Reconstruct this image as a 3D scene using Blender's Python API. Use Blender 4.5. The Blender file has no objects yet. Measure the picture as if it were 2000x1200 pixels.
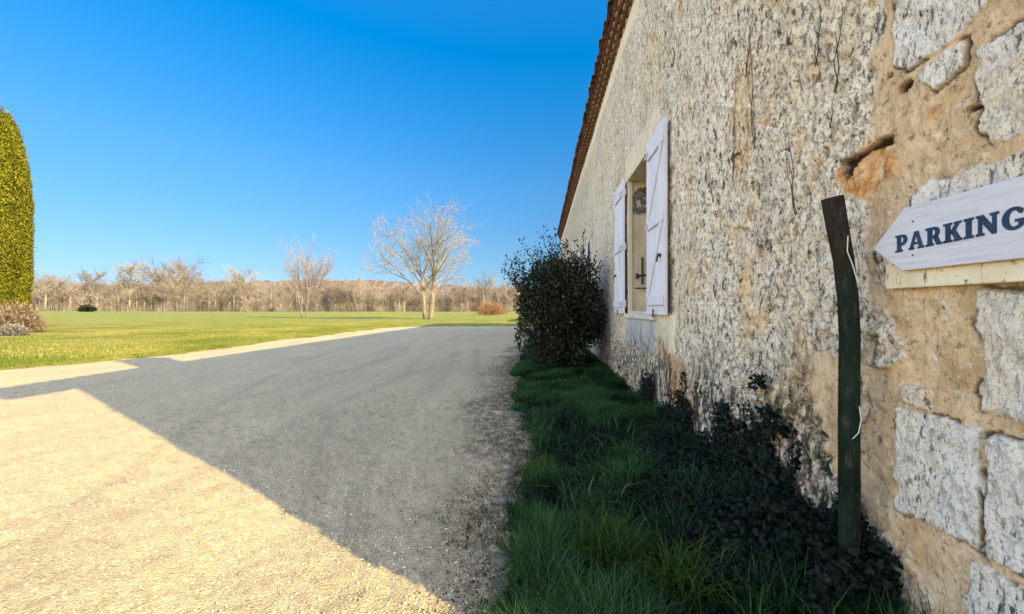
import bpy, bmesh, math, random
import numpy as np
R = math.radians
PI = math.pi
scene = bpy.context.scene
COL = scene.collection
rng = np.random.default_rng(7)
random.seed(7)

# ------------------------------------------------------------------ camera, sky, sun, exposure
EYE = 1.25
F = 750.0                                   # focal length in photo pixels (photo is 2000 wide)
cam_d = bpy.data.cameras.new('camera')
cam_d.sensor_width = 36.0
cam_d.lens = 36.0 * F / 2000.0
cam_d.shift_x = -55 / 2000.0
cam_d.shift_y = 4 / 2000.0
cam_d.clip_start = 0.05
cam_d.clip_end = 6000
cam = bpy.data.objects.new('camera', cam_d)
cam.location = (0, 0, EYE)
cam.rotation_euler = (R(90), 0, 0)
COL.objects.link(cam)
scene.camera = cam

SUN_AZ = R(122.6)                           # from +Y towards +X
SUN_EL = R(28.2)
world = bpy.data.worlds.new('World')
scene.world = world
world.use_nodes = True
wt = world.node_tree
wt.nodes.clear()
sky = wt.nodes.new('ShaderNodeTexSky')
sky.sky_type = 'NISHITA'
sky.sun_disc = False
sky.sun_elevation = SUN_EL
sky.sun_rotation = SUN_AZ
sky.altitude = 0
sky.air_density = 1.0
sky.dust_density = 0.15
sky.ozone_density = 2.2
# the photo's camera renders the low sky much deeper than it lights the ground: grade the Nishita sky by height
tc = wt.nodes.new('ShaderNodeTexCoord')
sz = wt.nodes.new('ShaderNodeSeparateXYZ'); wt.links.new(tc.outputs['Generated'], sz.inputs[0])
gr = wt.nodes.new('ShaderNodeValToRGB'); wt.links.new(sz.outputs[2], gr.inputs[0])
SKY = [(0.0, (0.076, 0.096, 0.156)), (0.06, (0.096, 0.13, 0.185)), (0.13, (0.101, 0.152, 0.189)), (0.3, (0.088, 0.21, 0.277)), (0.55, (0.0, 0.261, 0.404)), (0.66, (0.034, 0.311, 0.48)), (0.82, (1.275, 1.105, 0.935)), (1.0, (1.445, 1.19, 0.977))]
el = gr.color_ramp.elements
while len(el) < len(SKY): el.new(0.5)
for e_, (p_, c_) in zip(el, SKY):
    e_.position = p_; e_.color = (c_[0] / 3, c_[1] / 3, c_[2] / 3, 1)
# added fill for the wall: brighter, warmer sky behind the camera and beside it
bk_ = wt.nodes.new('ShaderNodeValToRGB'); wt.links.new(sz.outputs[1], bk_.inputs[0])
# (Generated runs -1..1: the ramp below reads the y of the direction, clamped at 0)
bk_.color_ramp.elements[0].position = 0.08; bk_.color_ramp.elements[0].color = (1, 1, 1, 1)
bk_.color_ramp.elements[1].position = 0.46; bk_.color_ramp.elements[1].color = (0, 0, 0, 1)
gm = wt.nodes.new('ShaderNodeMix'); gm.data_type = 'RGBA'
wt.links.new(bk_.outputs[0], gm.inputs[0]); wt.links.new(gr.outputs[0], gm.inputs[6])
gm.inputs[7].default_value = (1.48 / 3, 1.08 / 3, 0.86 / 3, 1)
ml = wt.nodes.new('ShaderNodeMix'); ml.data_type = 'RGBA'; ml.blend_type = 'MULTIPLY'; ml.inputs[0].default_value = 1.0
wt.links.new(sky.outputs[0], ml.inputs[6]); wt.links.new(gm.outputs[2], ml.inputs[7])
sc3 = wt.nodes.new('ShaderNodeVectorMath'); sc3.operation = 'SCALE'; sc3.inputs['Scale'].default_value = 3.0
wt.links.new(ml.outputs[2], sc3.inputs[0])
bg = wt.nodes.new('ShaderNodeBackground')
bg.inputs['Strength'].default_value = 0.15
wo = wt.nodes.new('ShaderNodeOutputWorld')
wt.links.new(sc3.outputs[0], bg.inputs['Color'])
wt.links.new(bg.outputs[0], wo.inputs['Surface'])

sd_ = bpy.data.lights.new('sun', 'SUN')
sd_.energy = 2.25
sd_.angle = R(0.5)
sd_.color = (1.0, 0.82, 0.40)
sun = bpy.data.objects.new('sun', sd_)
sun.rotation_euler = (PI / 2 - SUN_EL, 0, PI - SUN_AZ)
sun.location = (20, -14, 14)
COL.objects.link(sun)

vs = scene.view_settings
vs.view_transform = 'Standard'
vs.look = 'None'
vs.exposure = 2.2
vs.gamma = 1.0
vs.use_curve_mapping = False
scene.cycles.max_bounces = 6
scene.cycles.diffuse_bounces = 4
scene.cycles.glossy_bounces = 2
scene.cycles.transmission_bounces = 4
scene.cycles.transparent_max_bounces = 8
scene.cycles.use_denoising = True

# ------------------------------------------------------------------ numpy noise
def _hash(ix, iy, seed):
    h = (ix.astype(np.int64) * 374761393 + iy.astype(np.int64) * 668265263 + seed * 1442695041) & 0x7fffffff
    h = ((h ^ (h >> 13)) * 1274126177) & 0x7fffffff
    h = (h ^ (h >> 16)) & 0xffff
    return h / 65535.0

def vnoise(x, y, seed=0):
    ix = np.floor(x); iy = np.floor(y)
    fx = x - ix; fy = y - iy
    fx = fx * fx * fx * (fx * (fx * 6 - 15) + 10); fy = fy * fy * fy * (fy * (fy * 6 - 15) + 10)
    a = _hash(ix, iy, seed); b = _hash(ix + 1, iy, seed); c = _hash(ix, iy + 1, seed); d = _hash(ix + 1, iy + 1, seed)
    return (a * (1 - fx) + b * fx) * (1 - fy) + (c * (1 - fx) + d * fx) * fy

def fbm(x, y, seed=0, octv=4, gain=0.5):
    s = 0; a = 1.0; t = 0
    for i in range(octv):
        s = s + a * vnoise(x * 2 ** i + 13.7 * i, y * 2 ** i - 7.1 * i, seed + i); t += a; a *= gain
    return s / t - 0.5

def worley(x, y, seed=0):
    ix = np.floor(x); iy = np.floor(y)
    f1 = np.full(x.shape, 9.0); f2 = np.full(x.shape, 9.0)
    for dx in (-1, 0, 1):
        for dy in (-1, 0, 1):
            cx = ix + dx; cy = iy + dy
            px = cx + _hash(cx, cy, seed); py = cy + _hash(cx, cy, seed + 91)
            d = np.hypot(px - x, py - y)
            n = d < f1
            f2 = np.where(n, f1, np.minimum(f2, d)); f1 = np.where(n, d, f1)
    return f1, f2

def sstep(a, b, x):
    t = np.clip((x - a) / (b - a), 0, 1)
    return t * t * (3 - 2 * t)

def poly_sd(px, py, poly):                  # signed distance, positive inside
    d = np.full(px.shape, 1e9); ins = np.zeros(px.shape, bool)
    n = len(poly)
    for i in range(n):
        x0, y0 = poly[i]; x1, y1 = poly[(i + 1) % n]
        ex, ey = x1 - x0, y1 - y0
        t = np.clip(((px - x0) * ex + (py - y0) * ey) / (ex * ex + ey * ey + 1e-12), 0, 1)
        d = np.minimum(d, np.hypot(px - x0 - t * ex, py - y0 - t * ey))
        if y0 != y1:
            c = ((y0 > py) != (y1 > py)) & (px < (x1 - x0) * (py - y0) / (y1 - y0) + x0)
            ins ^= c
    return np.where(ins, d, -d)

# ------------------------------------------------------------------ object helpers
def tag(o, label=None, cat=None, group=None, kind=None):
    if label: o['label'] = label
    if cat: o['category'] = cat
    if group: o['group'] = group
    if kind: o['kind'] = kind
    return o

def empty(name, loc=(0, 0, 0)):
    o = bpy.data.objects.new(name, None)
    o.location = loc; o.empty_display_size = 0.2
    COL.objects.link(o)
    return o

def link_mesh(name, me, mat=None, parent=None, smooth=False):
    o = bpy.data.objects.new(name, me)
    COL.objects.link(o)
    if mat is not None:
        for m in (mat if isinstance(mat, (list, tuple)) else [mat]): me.materials.append(m)
    if smooth:
        me.polygons.foreach_set('use_smooth', np.ones(len(me.polygons), bool))
    if parent is not None:
        o.parent = parent
        o.location = -parent.location if False else (0, 0, 0)
    return o

def np_mesh(name, V, Fq, mat=None, parent=None, smooth=False, attrs=None, origin=None):
    """V (n,3); Fq (m,k) all with k corners."""
    me = bpy.data.meshes.new(name)
    V = np.asarray(V, np.float32)
    if parent is not None:
        V = V - np.array(parent.matrix_basis.translation if origin is None else origin, np.float32)
    Fq = np.asarray(Fq, np.int32)
    m, k = Fq.shape
    me.vertices.add(len(V)); me.vertices.foreach_set('co', V.ravel())
    me.loops.add(m * k); me.loops.foreach_set('vertex_index', Fq.ravel())
    me.polygons.add(m)
    me.polygons.foreach_set('loop_start', np.arange(0, m * k, k, dtype=np.int32))
    me.polygons.foreach_set('loop_total', np.full(m, k, np.int32))
    for an, av in (attrs or {}).items():
        a = me.attributes.new(an, 'FLOAT', 'POINT'); a.data.foreach_set('value', np.asarray(av, np.float32).ravel())
    me.update(calc_edges=True)
    return link_mesh(name, me, mat, parent, smooth)

class MB:
    """collects boxes, prisms and tubes into one mesh"""
    def __init__(self): self.v = []; self.f = []
    def box(self, a, b):
        (x0, y0, z0), (x1, y1, z1) = a, b
        n = len(self.v)
        self.v += [(x0, y0, z0), (x1, y0, z0), (x1, y1, z0), (x0, y1, z0), (x0, y0, z1), (x1, y0, z1), (x1, y1, z1), (x0, y1, z1)]
        self.f += [tuple(n + i for i in q) for q in ((0, 3, 2, 1), (4, 5, 6, 7), (0, 1, 5, 4), (1, 2, 6, 5), (2, 3, 7, 6), (3, 0, 4, 7))]
    def hexa(self, pts):
        n = len(self.v); self.v += [tuple(p) for p in pts]
        self.f += [tuple(n + i for i in q) for q in ((0, 3, 2, 1), (4, 5, 6, 7), (0, 1, 5, 4), (1, 2, 6, 5), (2, 3, 7, 6), (3, 0, 4, 7))]
    def tube(self, pts, rad, sides=6, cap=True):
        pts = [np.array(p, float) for p in pts]
        n0 = len(self.v)
        u = None
        for i, p in enumerate(pts):
            t = pts[min(i + 1, len(pts) - 1)] - pts[max(i - 1, 0)]
            t = t / (np.linalg.norm(t) + 1e-9)
            if u is None:
                u = np.cross(t, (0.3, 0.9, 0.1)); 
                if np.linalg.norm(u) < 1e-3: u = np.cross(t, (1, 0, 0))
            u = u - t * np.dot(u, t); u /= np.linalg.norm(u) + 1e-9
            w = np.cross(t, u)
            r = rad[i] if hasattr(rad, '__len__') else rad
            for k in range(sides):
                a = 2 * PI * k / sides
                self.v.append(tuple(p + r * (math.cos(a) * u + math.sin(a) * w)))
        for i in range(len(pts) - 1):
            for k in range(sides):
                a = n0 + i * sides + k; b = n0 + i * sides + (k + 1) % sides
                self.f.append((a, b, b + sides, a + sides))
        if cap:
            self.f.append(tuple(n0 + k for k in range(sides - 1, -1, -1)))
            e = n0 + (len(pts) - 1) * sides
            self.f.append(tuple(e + k for k in range(sides)))
    def prism(self, poly, axis, a, b):
        """extrude a 2-D polygon along an axis (0,1,2) from a to b"""
        n = len(self.v); k = len(poly)
        def P(p, c):
            q = [0, 0, 0]; o = [i for i in range(3) if i != axis]
            q[axis] = c; q[o[0]] = p[0]; q[o[1]] = p[1]; return tuple(q)
        self.v += [P(p, a) for p in poly] + [P(p, b) for p in poly]
        self.f.append(tuple(range(n + k - 1, n - 1, -1))); self.f.append(tuple(range(n + k, n + 2 * k)))
        for i in range(k):
            j = (i + 1) % k
            self.f.append((n + i, n + j, n + k + j, n + k + i))
    def build(self, name, mat, parent=None, smooth=False, bevel=0, off=None):
        me = bpy.data.meshes.new(name)
        o_ = np.array(off if off is not None else (parent.location if parent is not None else (0, 0, 0)), float)
        me.from_pydata([tuple(np.array(p) - o_) for p in self.v], [], self.f)
        bm = bmesh.new(); bm.from_mesh(me)
        bmesh.ops.recalc_face_normals(bm, faces=bm.faces)
        if bevel:
            es = [e for e in bm.edges if len(e.link_faces) == 2 and e.calc_face_angle(0) > 0.5]
            bmesh.ops.bevel(bm, geom=es, offset=bevel, segments=1, affect='EDGES', clamp_overlap=True)
        bm.to_mesh(me); bm.free()
        return link_mesh(name, me, mat, parent, smooth)

# all parents sit at their own location with no rotation; a sub-part's parent (a mesh at 0 under the thing) shares that frame
# ------------------------------------------------------------------ material helper
class NT:
    def __init__(self, name):
        self.m = bpy.data.materials.new(name); self.m.use_nodes = True
        self.t = self.m.node_tree; self.t.nodes.clear()
        self.out = self.t.nodes.new('ShaderNodeOutputMaterial')
        self.b = self.t.nodes.new('ShaderNodeBsdfPrincipled')
        self.t.links.new(self.b.outputs[0], self.out.inputs[0])
        self.b.inputs['Roughness'].default_value = 0.9
        self.b.inputs['Specular IOR Level'].default_value = 0.2
        self.co = self.t.nodes.new('ShaderNodeTexCoord')
    def put(self, inp, v):
        if hasattr(v, 'is_linked') or hasattr(v, 'links'): self.t.links.new(v, inp)
        else:
            if inp.type == 'RGBA' and len(v) == 3: v = (*v, 1)
            inp.default_value = v
    def mapc(self, scale=(1, 1, 1), src='Object', rot=(0, 0, 0), vec=None):
        n = self.t.nodes.new('ShaderNodeMapping')
        self.t.links.new(vec if vec is not None else self.co.outputs[src], n.inputs[0])
        n.inputs['Scale'].default_value = scale; n.inputs['Rotation'].default_value = rot
        return n.outputs[0]
    def noise(self, scale, detail=4, rough=0.55, vec=None, dist=0.0, color=False):
        n = self.t.nodes.new('ShaderNodeTexNoise')
        n.inputs['Scale'].default_value = scale; n.inputs['Detail'].default_value = detail
        n.inputs['Roughness'].default_value = rough; n.inputs['Distortion'].default_value = dist
        self.t.links.new(vec if vec is not None else self.co.outputs['Object'], n.inputs['Vector'])
        return n.outputs['Color' if color else 'Fac']
    def voro(self, scale, vec=None, feat='F1', out='Distance', rnd=1.0):
        n = self.t.nodes.new('ShaderNodeTexVoronoi'); n.feature = feat
        n.inputs['Scale'].default_value = scale; n.inputs['Randomness'].default_value = rnd
        self.t.links.new(vec if vec is not None else self.co.outputs['Object'], n.inputs['Vector'])
        return n.outputs[out]
    def ramp(self, fac, stops):
        n = self.t.nodes.new('ShaderNodeValToRGB')
        self.put(n.inputs[0], fac)
        e = n.color_ramp.elements
        while len(e) < len(stops): e.new(0.5)
        for i, (p, c) in enumerate(stops):
            e[i].position = p
            c = (c, c, c) if not hasattr(c, '__len__') else c
            e[i].color = (*c, 1)
        return n.outputs[0]
    def mix(self, fac, a, b, mode='MIX'):
        n = self.t.nodes.new('ShaderNodeMix'); n.data_type = 'RGBA'; n.blend_type = mode
        self.put(n.inputs[0], fac); self.put(n.inputs[6], a); self.put(n.inputs[7], b)
        return n.outputs[2]
    def math(self, op, a, b=0.0, clamp=False):
        n = self.t.nodes.new('ShaderNodeMath'); n.operation = op; n.use_clamp = clamp
        self.put(n.inputs[0], a); self.put(n.inputs[1], b)
        return n.outputs[0]
    def attr(self, name):
        n = self.t.nodes.new('ShaderNodeAttribute'); n.attribute_name = name
        return n.outputs['Fac']
    def sep(self, src='Object'):
        n = self.t.nodes.new('ShaderNodeSeparateXYZ'); self.t.links.new(self.co.outputs[src], n.inputs[0])
        return n.outputs
    def rnd(self):
        n = self.t.nodes.new('ShaderNodeObjectInfo'); return n.outputs['Random']
    def bump(self, h, strength=0.3, dist=0.01):
        n = self.t.nodes.new('ShaderNodeBump'); n.inputs['Strength'].default_value = strength; n.inputs['Distance'].default_value = dist
        self.t.links.new(h, n.inputs['Height']); self.t.links.new(n.outputs[0], self.b.inputs['Normal'])
    def color(self, c): self.put(self.b.inputs['Base Color'], c)
    def rough(self, r): self.put(self.b.inputs['Roughness'], r)
    def trans(self, amount, col):
        """leaf: mix a little translucency"""
        t = self.t.nodes.new('ShaderNodeBsdfTranslucent'); self.put(t.inputs[0], col)
        mx = self.t.nodes.new('ShaderNodeMixShader'); mx.inputs[0].default_value = amount
        self.t.links.new(self.b.outputs[0], mx.inputs[1]); self.t.links.new(t.outputs[0], mx.inputs[2])
        self.t.links.new(mx.outputs[0], self.out.inputs[0])

# ------------------------------------------------------------------ materials
def m_plain(name, c, var=0.25, scale=8, bump=0.2, bscale=40, rough=0.85, spec=0.2, stretch=(1, 1, 1)):
    n = NT(name)
    v = n.mapc(stretch)
    a = n.noise(scale, 5, 0.6, v)
    lo = tuple(x * (1 - var) for x in c); hi = tuple(min(1, x * (1 + var)) for x in c)
    n.color(n.ramp(a, [(0.3, lo), (0.7, hi)]))
    n.rough(rough); n.b.inputs['Specular IOR Level'].default_value = spec
    n.bump(n.noise(bscale, 4, 0.6, v), bump, 0.01)
    return n.m

def m_leaf(name, lo, hi, trans=0.25, rough=0.6, spec=0.3, dry=None):
    n = NT(name)
    r = n.attr('rnd')
    c = n.ramp(r, [(0.0, lo), (0.955, hi), (0.965, dry or hi), (1.0, dry or hi)])
    n.color(c); n.rough(rough); n.b.inputs['Specular IOR Level'].default_value = spec * 0.5
    n.trans(trans, c)
    return n.m

def wall_material():
    n = NT('old_rendered_stone')
    co = n.mapc((1, 1, 1))
    stone = n.attr('stone'); mortar = n.attr('mortar'); plaster = n.attr('plaster'); ochre = n.attr('ochre'); cav = n.attr('cavity')
    dark_ = n.attr('damp'); apron = n.attr('apron'); edge = n.attr('edge')
    big = n.noise(1.1, 3, 0.5)
    med = n.noise(14, 6, 0.7)
    mic = n.noise(40, 7, 0.8, n.mapc((1, 1.0, 0.68)))
    fine = n.noise(70, 5, 0.75)
    # rough lime render: pale grey to cream, with ochre touches
    base = n.ramp(med, [(0.22, (0.50, 0.41, 0.28)), (0.38, (0.78, 0.67, 0.50)), (0.52, (0.89, 0.80, 0.645)), (0.70, (0.93, 0.88, 0.77))])
    base = n.mix(n.ramp(big, [(0.42, 0.0), (0.68, 0.5)]), base, (0.72, 0.58, 0.38))
    och = n.ramp(n.noise(7.2, 5, 0.68, n.mapc((1, 1.0, 0.6))), [(0.595, 0.0), (0.64, 0.85)])
    base = n.mix(och, base, n.ramp(n.noise(30, 3), [(0.35, (0.42, 0.18, 0.06)), (0.65, (0.74, 0.50, 0.22))]))
    base = n.mix(n.ramp(mic, [(0.40, 1.0), (0.49, 0.0)]), base, n.ramp(mic, [(0.36, (0.05, 0.043, 0.035)), (0.49, (0.36, 0.32, 0.26))]))
    pt = n.noise(2.3, 6, 0.68, n.mapc((1, 1.0, 0.8)))
    base = n.mix(n.ramp(pt, [(0.555, 0.0), (0.60, 0.7)]), base, n.ramp(n.noise(19, 5, 0.7), [(0.3, (0.42, 0.25, 0.11)), (0.5, (0.76, 0.54, 0.29)), (0.8, (0.88, 0.72, 0.47))]))
    pg = n.noise(1.7, 6, 0.7, n.mapc((1, 1.0, 0.55), rot=(0.5, 0, 0)))
    base = n.mix(n.ramp(pg, [(0.53, 0.0), (0.62, 0.45)]), base, n.mix(1.0, base, (0.58, 0.56, 0.53), 'MULTIPLY'))
    bl = n.noise(11, 6, 0.72, n.mapc((1, 1.1, 0.42)))
    base = n.mix(n.math('MULTIPLY', n.ramp(bl, [(0.585, 0.0), (0.64, 0.9)]), n.ramp(n.noise(1.3, 4, 0.6, n.mapc((1, 1, 0.7), rot=(1, 0, 0))), [(0.42, 0.15), (0.60, 1.0)])), base, (0.075, 0.062, 0.05))
    ro = n.noise(5.0, 5, 0.65, n.mapc((1, 1.5, 0.10)))
    base = n.mix(n.ramp(ro, [(0.58, 0.0), (0.70, 0.35)]), base, (0.17, 0.15, 0.125))
    # black lichen flecks, longer up and down than across
    st = n.mapc((1, 1.0, 0.38))
    fl = n.noise(27, 5, 0.66, st, 0.1)
    flm = n.ramp(fl, [(0.565, 0.0), (0.605, 1.0)])
    dens = n.ramp(n.noise(1.9, 4, 0.6), [(0.34, 0.45), (0.58, 1.0)])
    base = n.mix(n.math('MULTIPLY', n.math('MULTIPLY', flm, dens), 0.92), base, (0.05, 0.044, 0.038))
    wv = n.t.nodes.new('ShaderNodeVectorMath'); wv.operation = 'MULTIPLY_ADD'
    n.t.links.new(n.noise(16, 4, 0.6, color=True), wv.inputs[0]); wv.inputs[1].default_value = (.07, .07, .07); n.t.links.new(n.co.outputs['Object'], wv.inputs[2])
    cr = n.ramp(n.voro(26, n.mapc((0.2, 1.0, 0.5), vec=wv.outputs[0]), 'DISTANCE_TO_EDGE'), [(0.01, 1.0), (0.07, 0.0)])
    crm = n.math('MULTIPLY', cr, n.ramp(n.noise(7.5, 5, 0.7), [(0.54, 0.0), (0.64, 0.8)]))
    base = n.mix(crm, base, (0.10, 0.085, 0.068))
    sp2 = n.ramp(n.noise(52, 5, 0.7, n.mapc((1, 1.0, 0.5))), [(0.585, 0.0), (0.64, 0.9)])
    base = n.mix(n.math('MULTIPLY', sp2, n.ramp(n.noise(3.1, 4, 0.65), [(0.38, 0.2), (0.6, 1.0)])), base, (0.07, 0.06, 0.05))
    gry = n.ramp(n.noise(2.6, 5, 0.7, n.mapc((1, 1, 0.6))), [(0.48, 0.0), (0.68, 0.3)])
    base = n.mix(gry, base, n.mix(1.0, base, (0.70, 0.72, 0.74), 'MULTIPLY'))
    base = n.mix(n.ramp(fine, [(0.36, 0.7), (0.47, 0.0)]), base, (0.2, 0.165, 0.13))
    # lime mortar: tan, smooth
    mo = n.ramp(n.noise(9, 6, 0.65), [(0.25, (0.60, 0.42, 0.24)), (0.55, (0.80, 0.59, 0.36)), (0.8, (0.85, 0.68, 0.47))])
    mo = n.mix(n.ramp(n.noise(55, 4, 0.7), [(0.33, 0.5), (0.45, 0.0)]), mo, (0.24, 0.15, 0.085))
    mo = n.mix(n.ramp(n.noise(5.5, 6, 0.7), [(0.50, 0.0), (0.66, 0.75)]), mo, (0.52, 0.34, 0.17))
    mo = n.mix(n.ramp(n.noise(34, 6, 0.75), [(0.36, 0.8), (0.44, 0.0)]), mo, (0.20, 0.13, 0.075))
    mo = n.mix(n.ramp(n.noise(17, 5, 0.7), [(0.60, 0.0), (0.66, 0.8)]), mo, (0.84, 0.78, 0.66))
    base = n.mix(mortar, base, mo)
    # dressed blocks: chalky white with black lichen streaks
    sc = n.ramp(n.noise(12, 6, 0.7), [(0.25, (0.70, 0.64, 0.54)), (0.5, (0.86, 0.82, 0.735)), (0.8, (0.92, 0.89, 0.83))])
    sl = n.noise(58, 6, 0.72, n.mapc((1, 1.1, 0.36), rot=(0.2, 0, 0)), 0.1)
    slm = n.ramp(sl, [(0.535, 0.0), (0.585, 1.0)])
    sd2 = n.ramp(n.noise(4.2, 3, 0.6), [(0.36, 0.3), (0.60, 1.0)])
    sc = n.mix(n.math('MULTIPLY', n.math('MULTIPLY', slm, sd2), 0.95), sc, (0.04, 0.04, 0.042))
    sc = n.mix(n.ramp(n.noise(110, 3, 0.8), [(0.36, 0.7), (0.46, 0.0)]), sc, (0.2, 0.19, 0.18))
    lowz = n.ramp(n.sep()[2], [(0.85, 0.35), (1.0, 1.0)])
    sc = n.mix(n.math('MULTIPLY', lowz, n.ramp(n.noise(2.8, 5, 0.65), [(0.44, 0.0), (0.62, 0.6)])), sc, n.mix(1.0, sc, (0.90, 0.78, 0.58), 'MULTIPLY'))
    base = n.mix(stone, base, sc)
    base = n.mix(plaster, base, n.ramp(n.noise(6, 5, 0.6), [(0.3, (0.70, 0.59, 0.41)), (0.7, (0.84, 0.74, 0.56))]))
    ap = n.ramp(n.noise(5, 4, 0.6, n.mapc((1, 2.2, 0.25))), [(0.3, (0.30, 0.34, 0.40)), (0.5, (0.52, 0.53, 0.52)), (0.7, (0.66, 0.60, 0.48))])
    base = n.mix(apron, base, ap)
    oc = n.ramp(n.noise(22, 5, 0.7), [(0.3, (0.20, 0.09, 0.03)), (0.47, (0.66, 0.33, 0.11)), (0.62, (0.78, 0.50, 0.24)), (0.8, (0.82, 0.70, 0.50))])
    base = n.mix(ochre, base, oc)
    base = n.mix(edge, base, (0.10, 0.075, 0.055))
    mossn = n.ramp(n.noise(24, 6, 0.75, n.mapc((1, 1.0, 0.35)), 0.5), [(0.44, 1.0), (0.58, 0.0)])
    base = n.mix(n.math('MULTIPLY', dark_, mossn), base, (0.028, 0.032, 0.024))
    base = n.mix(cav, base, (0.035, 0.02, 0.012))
    n.color(base); n.rough(0.95)
    h = n.math('ADD', n.math('MULTIPLY', med, 0.7), n.math('MULTIPLY', n.noise(90, 6, 0.8), 0.5))
    h = n.math('SUBTRACT', h, n.math('MULTIPLY', flm, 0.25))
    n.bump(h, 0.9, 0.02)
    return n.m
M_WALL = wall_material()

def gravel_material():
    n = NT('pale_limestone_gravel')
    big = n.noise(0.35, 4, 0.6)
    c = n.ramp(n.noise(38, 6, 0.8), [(0.26, (0.40, 0.295, 0.16)), (0.42, (0.66, 0.52, 0.31)), (0.60, (0.78, 0.63, 0.40)), (0.8, (0.86, 0.72, 0.50))])
    c = n.mix(n.ramp(big, [(0.38, 0.0), (0.62, 0.5)]), c, (0.60, 0.48, 0.31))
    # wheel tracks: worn compacted bands along the yard
    tr = n.noise(1.0, 6, 0.72, n.mapc((0.9, 0.30, 1), rot=(0, 0, R(24))))
    c = n.mix(n.ramp(tr, [(0.48, 0.0), (0.64, 0.45)]), c, (0.50, 0.40, 0.265))
    c = n.mix(n.ramp(n.noise(9, 6, 0.75), [(0.36, 0.7), (0.47, 0.0)]), c, (0.42, 0.335, 0.215))
    c = n.mix(n.ramp(n.noise(75, 3, 0.7), [(0.30, 0.75), (0.42, 0.0)]), c, (0.26, 0.20, 0.125))
    dirt = n.math('MULTIPLY', n.attr('dirt'), n.ramp(n.noise(11, 6, 0.75), [(0.40, 0.0), (0.56, 1.0)]))
    c = n.mix(n.math('MULTIPLY', dirt, 0.75), c, (0.11, 0.085, 0.055))
    c = n.mix(n.math('MULTIPLY', n.attr('track'), n.ramp(n.noise(20, 5, 0.75), [(0.3, 0.15), (0.6, 0.6)])), c, (0.43, 0.345, 0.225))
    sp = n.voro(105, out='Color')
    c = n.mix(0.5, c, n.mix(1.0, c, n.ramp(sp, [(0.1, 0.35), (0.9, 1.0)]), 'MULTIPLY'))
    n.color(c); n.rough(0.95)
    h = n.math('ADD', n.noise(60, 6, 0.8), n.math('MULTIPLY', n.voro(95), 0.8))
    n.bump(h, 0.8, 0.014)
    return n.m
M_GRAVEL = gravel_material()

def lawn_material():
    n = NT('winter_lawn')
    a = n.noise(0.45, 5, 0.65, n.mapc((1, 0.8, 1)))
    c = n.ramp(a, [(0.33, (0.16, 0.20, 0.03)), (0.5, (0.28, 0.27, 0.055)), (0.64, (0.42, 0.335, 0.11))])
    far = n.ramp(n.math('DIVIDE', n.sep()[1], 130.0), [(0.12, 0.0), (0.55, 1.0)])
    c = n.mix(n.math('MULTIPLY', far, 0.8), c, n.ramp(n.noise(0.05, 4, 0.6), [(0.35, (0.20, 0.255, 0.07)), (0.7, (0.31, 0.30, 0.10))]))
    w_ = n.ramp(n.noise(0.9, 6, 0.72, n.mapc((1, 0.6, 1))), [(0.53, 0.0), (0.64, 0.75)])
    c = n.mix(n.math('MULTIPLY', w_, n.math('SUBTRACT', 1.0, far)), c, (0.44, 0.34, 0.13))
    f = n.noise(18, 5, 0.8)
    c = n.mix(n.ramp(f, [(0.36, 0.55), (0.55, 0.0)]), c, (0.055, 0.07, 0.015))
    n.color(c); n.rough(1.0); n.b.inputs['Specular IOR Level'].default_value = 0.05
    n.bump(n.noise(30, 5, 0.8), 0.9, 0.05)
    return n.m
M_LAWN = lawn_material()
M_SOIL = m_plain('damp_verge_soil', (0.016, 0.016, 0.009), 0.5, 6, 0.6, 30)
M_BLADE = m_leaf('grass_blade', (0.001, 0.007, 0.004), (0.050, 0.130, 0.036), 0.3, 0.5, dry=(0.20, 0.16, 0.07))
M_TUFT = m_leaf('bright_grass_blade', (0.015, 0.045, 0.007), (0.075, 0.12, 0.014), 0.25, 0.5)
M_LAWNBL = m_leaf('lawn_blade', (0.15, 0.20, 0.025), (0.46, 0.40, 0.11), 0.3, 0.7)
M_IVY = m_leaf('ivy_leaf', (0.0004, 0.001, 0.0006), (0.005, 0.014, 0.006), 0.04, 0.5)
M_LAUREL = m_leaf('laurel_leaf', (0.003, 0.006, 0.002), (0.032, 0.044, 0.015), 0.08, 0.4, 0.45, dry=(0.12, 0.085, 0.04))
M_THUJA = m_leaf('thuja_spray', (0.04, 0.055, 0.004), (0.29, 0.265, 0.022), 0.25, 0.8)
M_THUJACORE = m_plain('thuja_inside', (0.09, 0.08, 0.012), 0.5, 6, 0.8, 20)
M_GREYLEAF = m_leaf('silver_leaf', (0.13, 0.12, 0.11), (0.36, 0.34, 0.32), 0.2, 0.8)
M_DRYSTEM = m_leaf('dry_brown_stem', (0.13, 0.085, 0.06), (0.36, 0.26, 0.19), 0.15, 0.9)
M_ORANGELEAF = m_leaf('copper_leaf', (0.24, 0.11, 0.05), (0.46, 0.25, 0.13), 0.3, 0.8)
M_DARKLEAF = m_leaf('dark_leaf', (0.012, 0.016, 0.012), (0.03, 0.035, 0.02), 0.1, 0.8)
M_LITTER = m_leaf('dead_leaf', (0.012, 0.009, 0.006), (0.10, 0.06, 0.03), 0.05, 0.9)
M_BARK_PALE = m_plain('pale_bark', (0.23, 0.185, 0.135), 0.45, 3, 0.5, 25, stretch=(1, 1, 0.3))
M_TWIG_PALE = m_plain('pale_twig', (0.25, 0.23, 0.23), 0.3, 2, 0.1, 20)
M_TWIG_BROWN = m_plain('brown_twig', (0.25, 0.20, 0.18), 0.3, 2, 0.1, 20)
M_WOOD = m_plain('woodland_twigs', (0.245, 0.20, 0.165), 0.5, 0.08, 0.1, 20)  # base colour paled and greyed to stand in for distance haze
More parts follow.
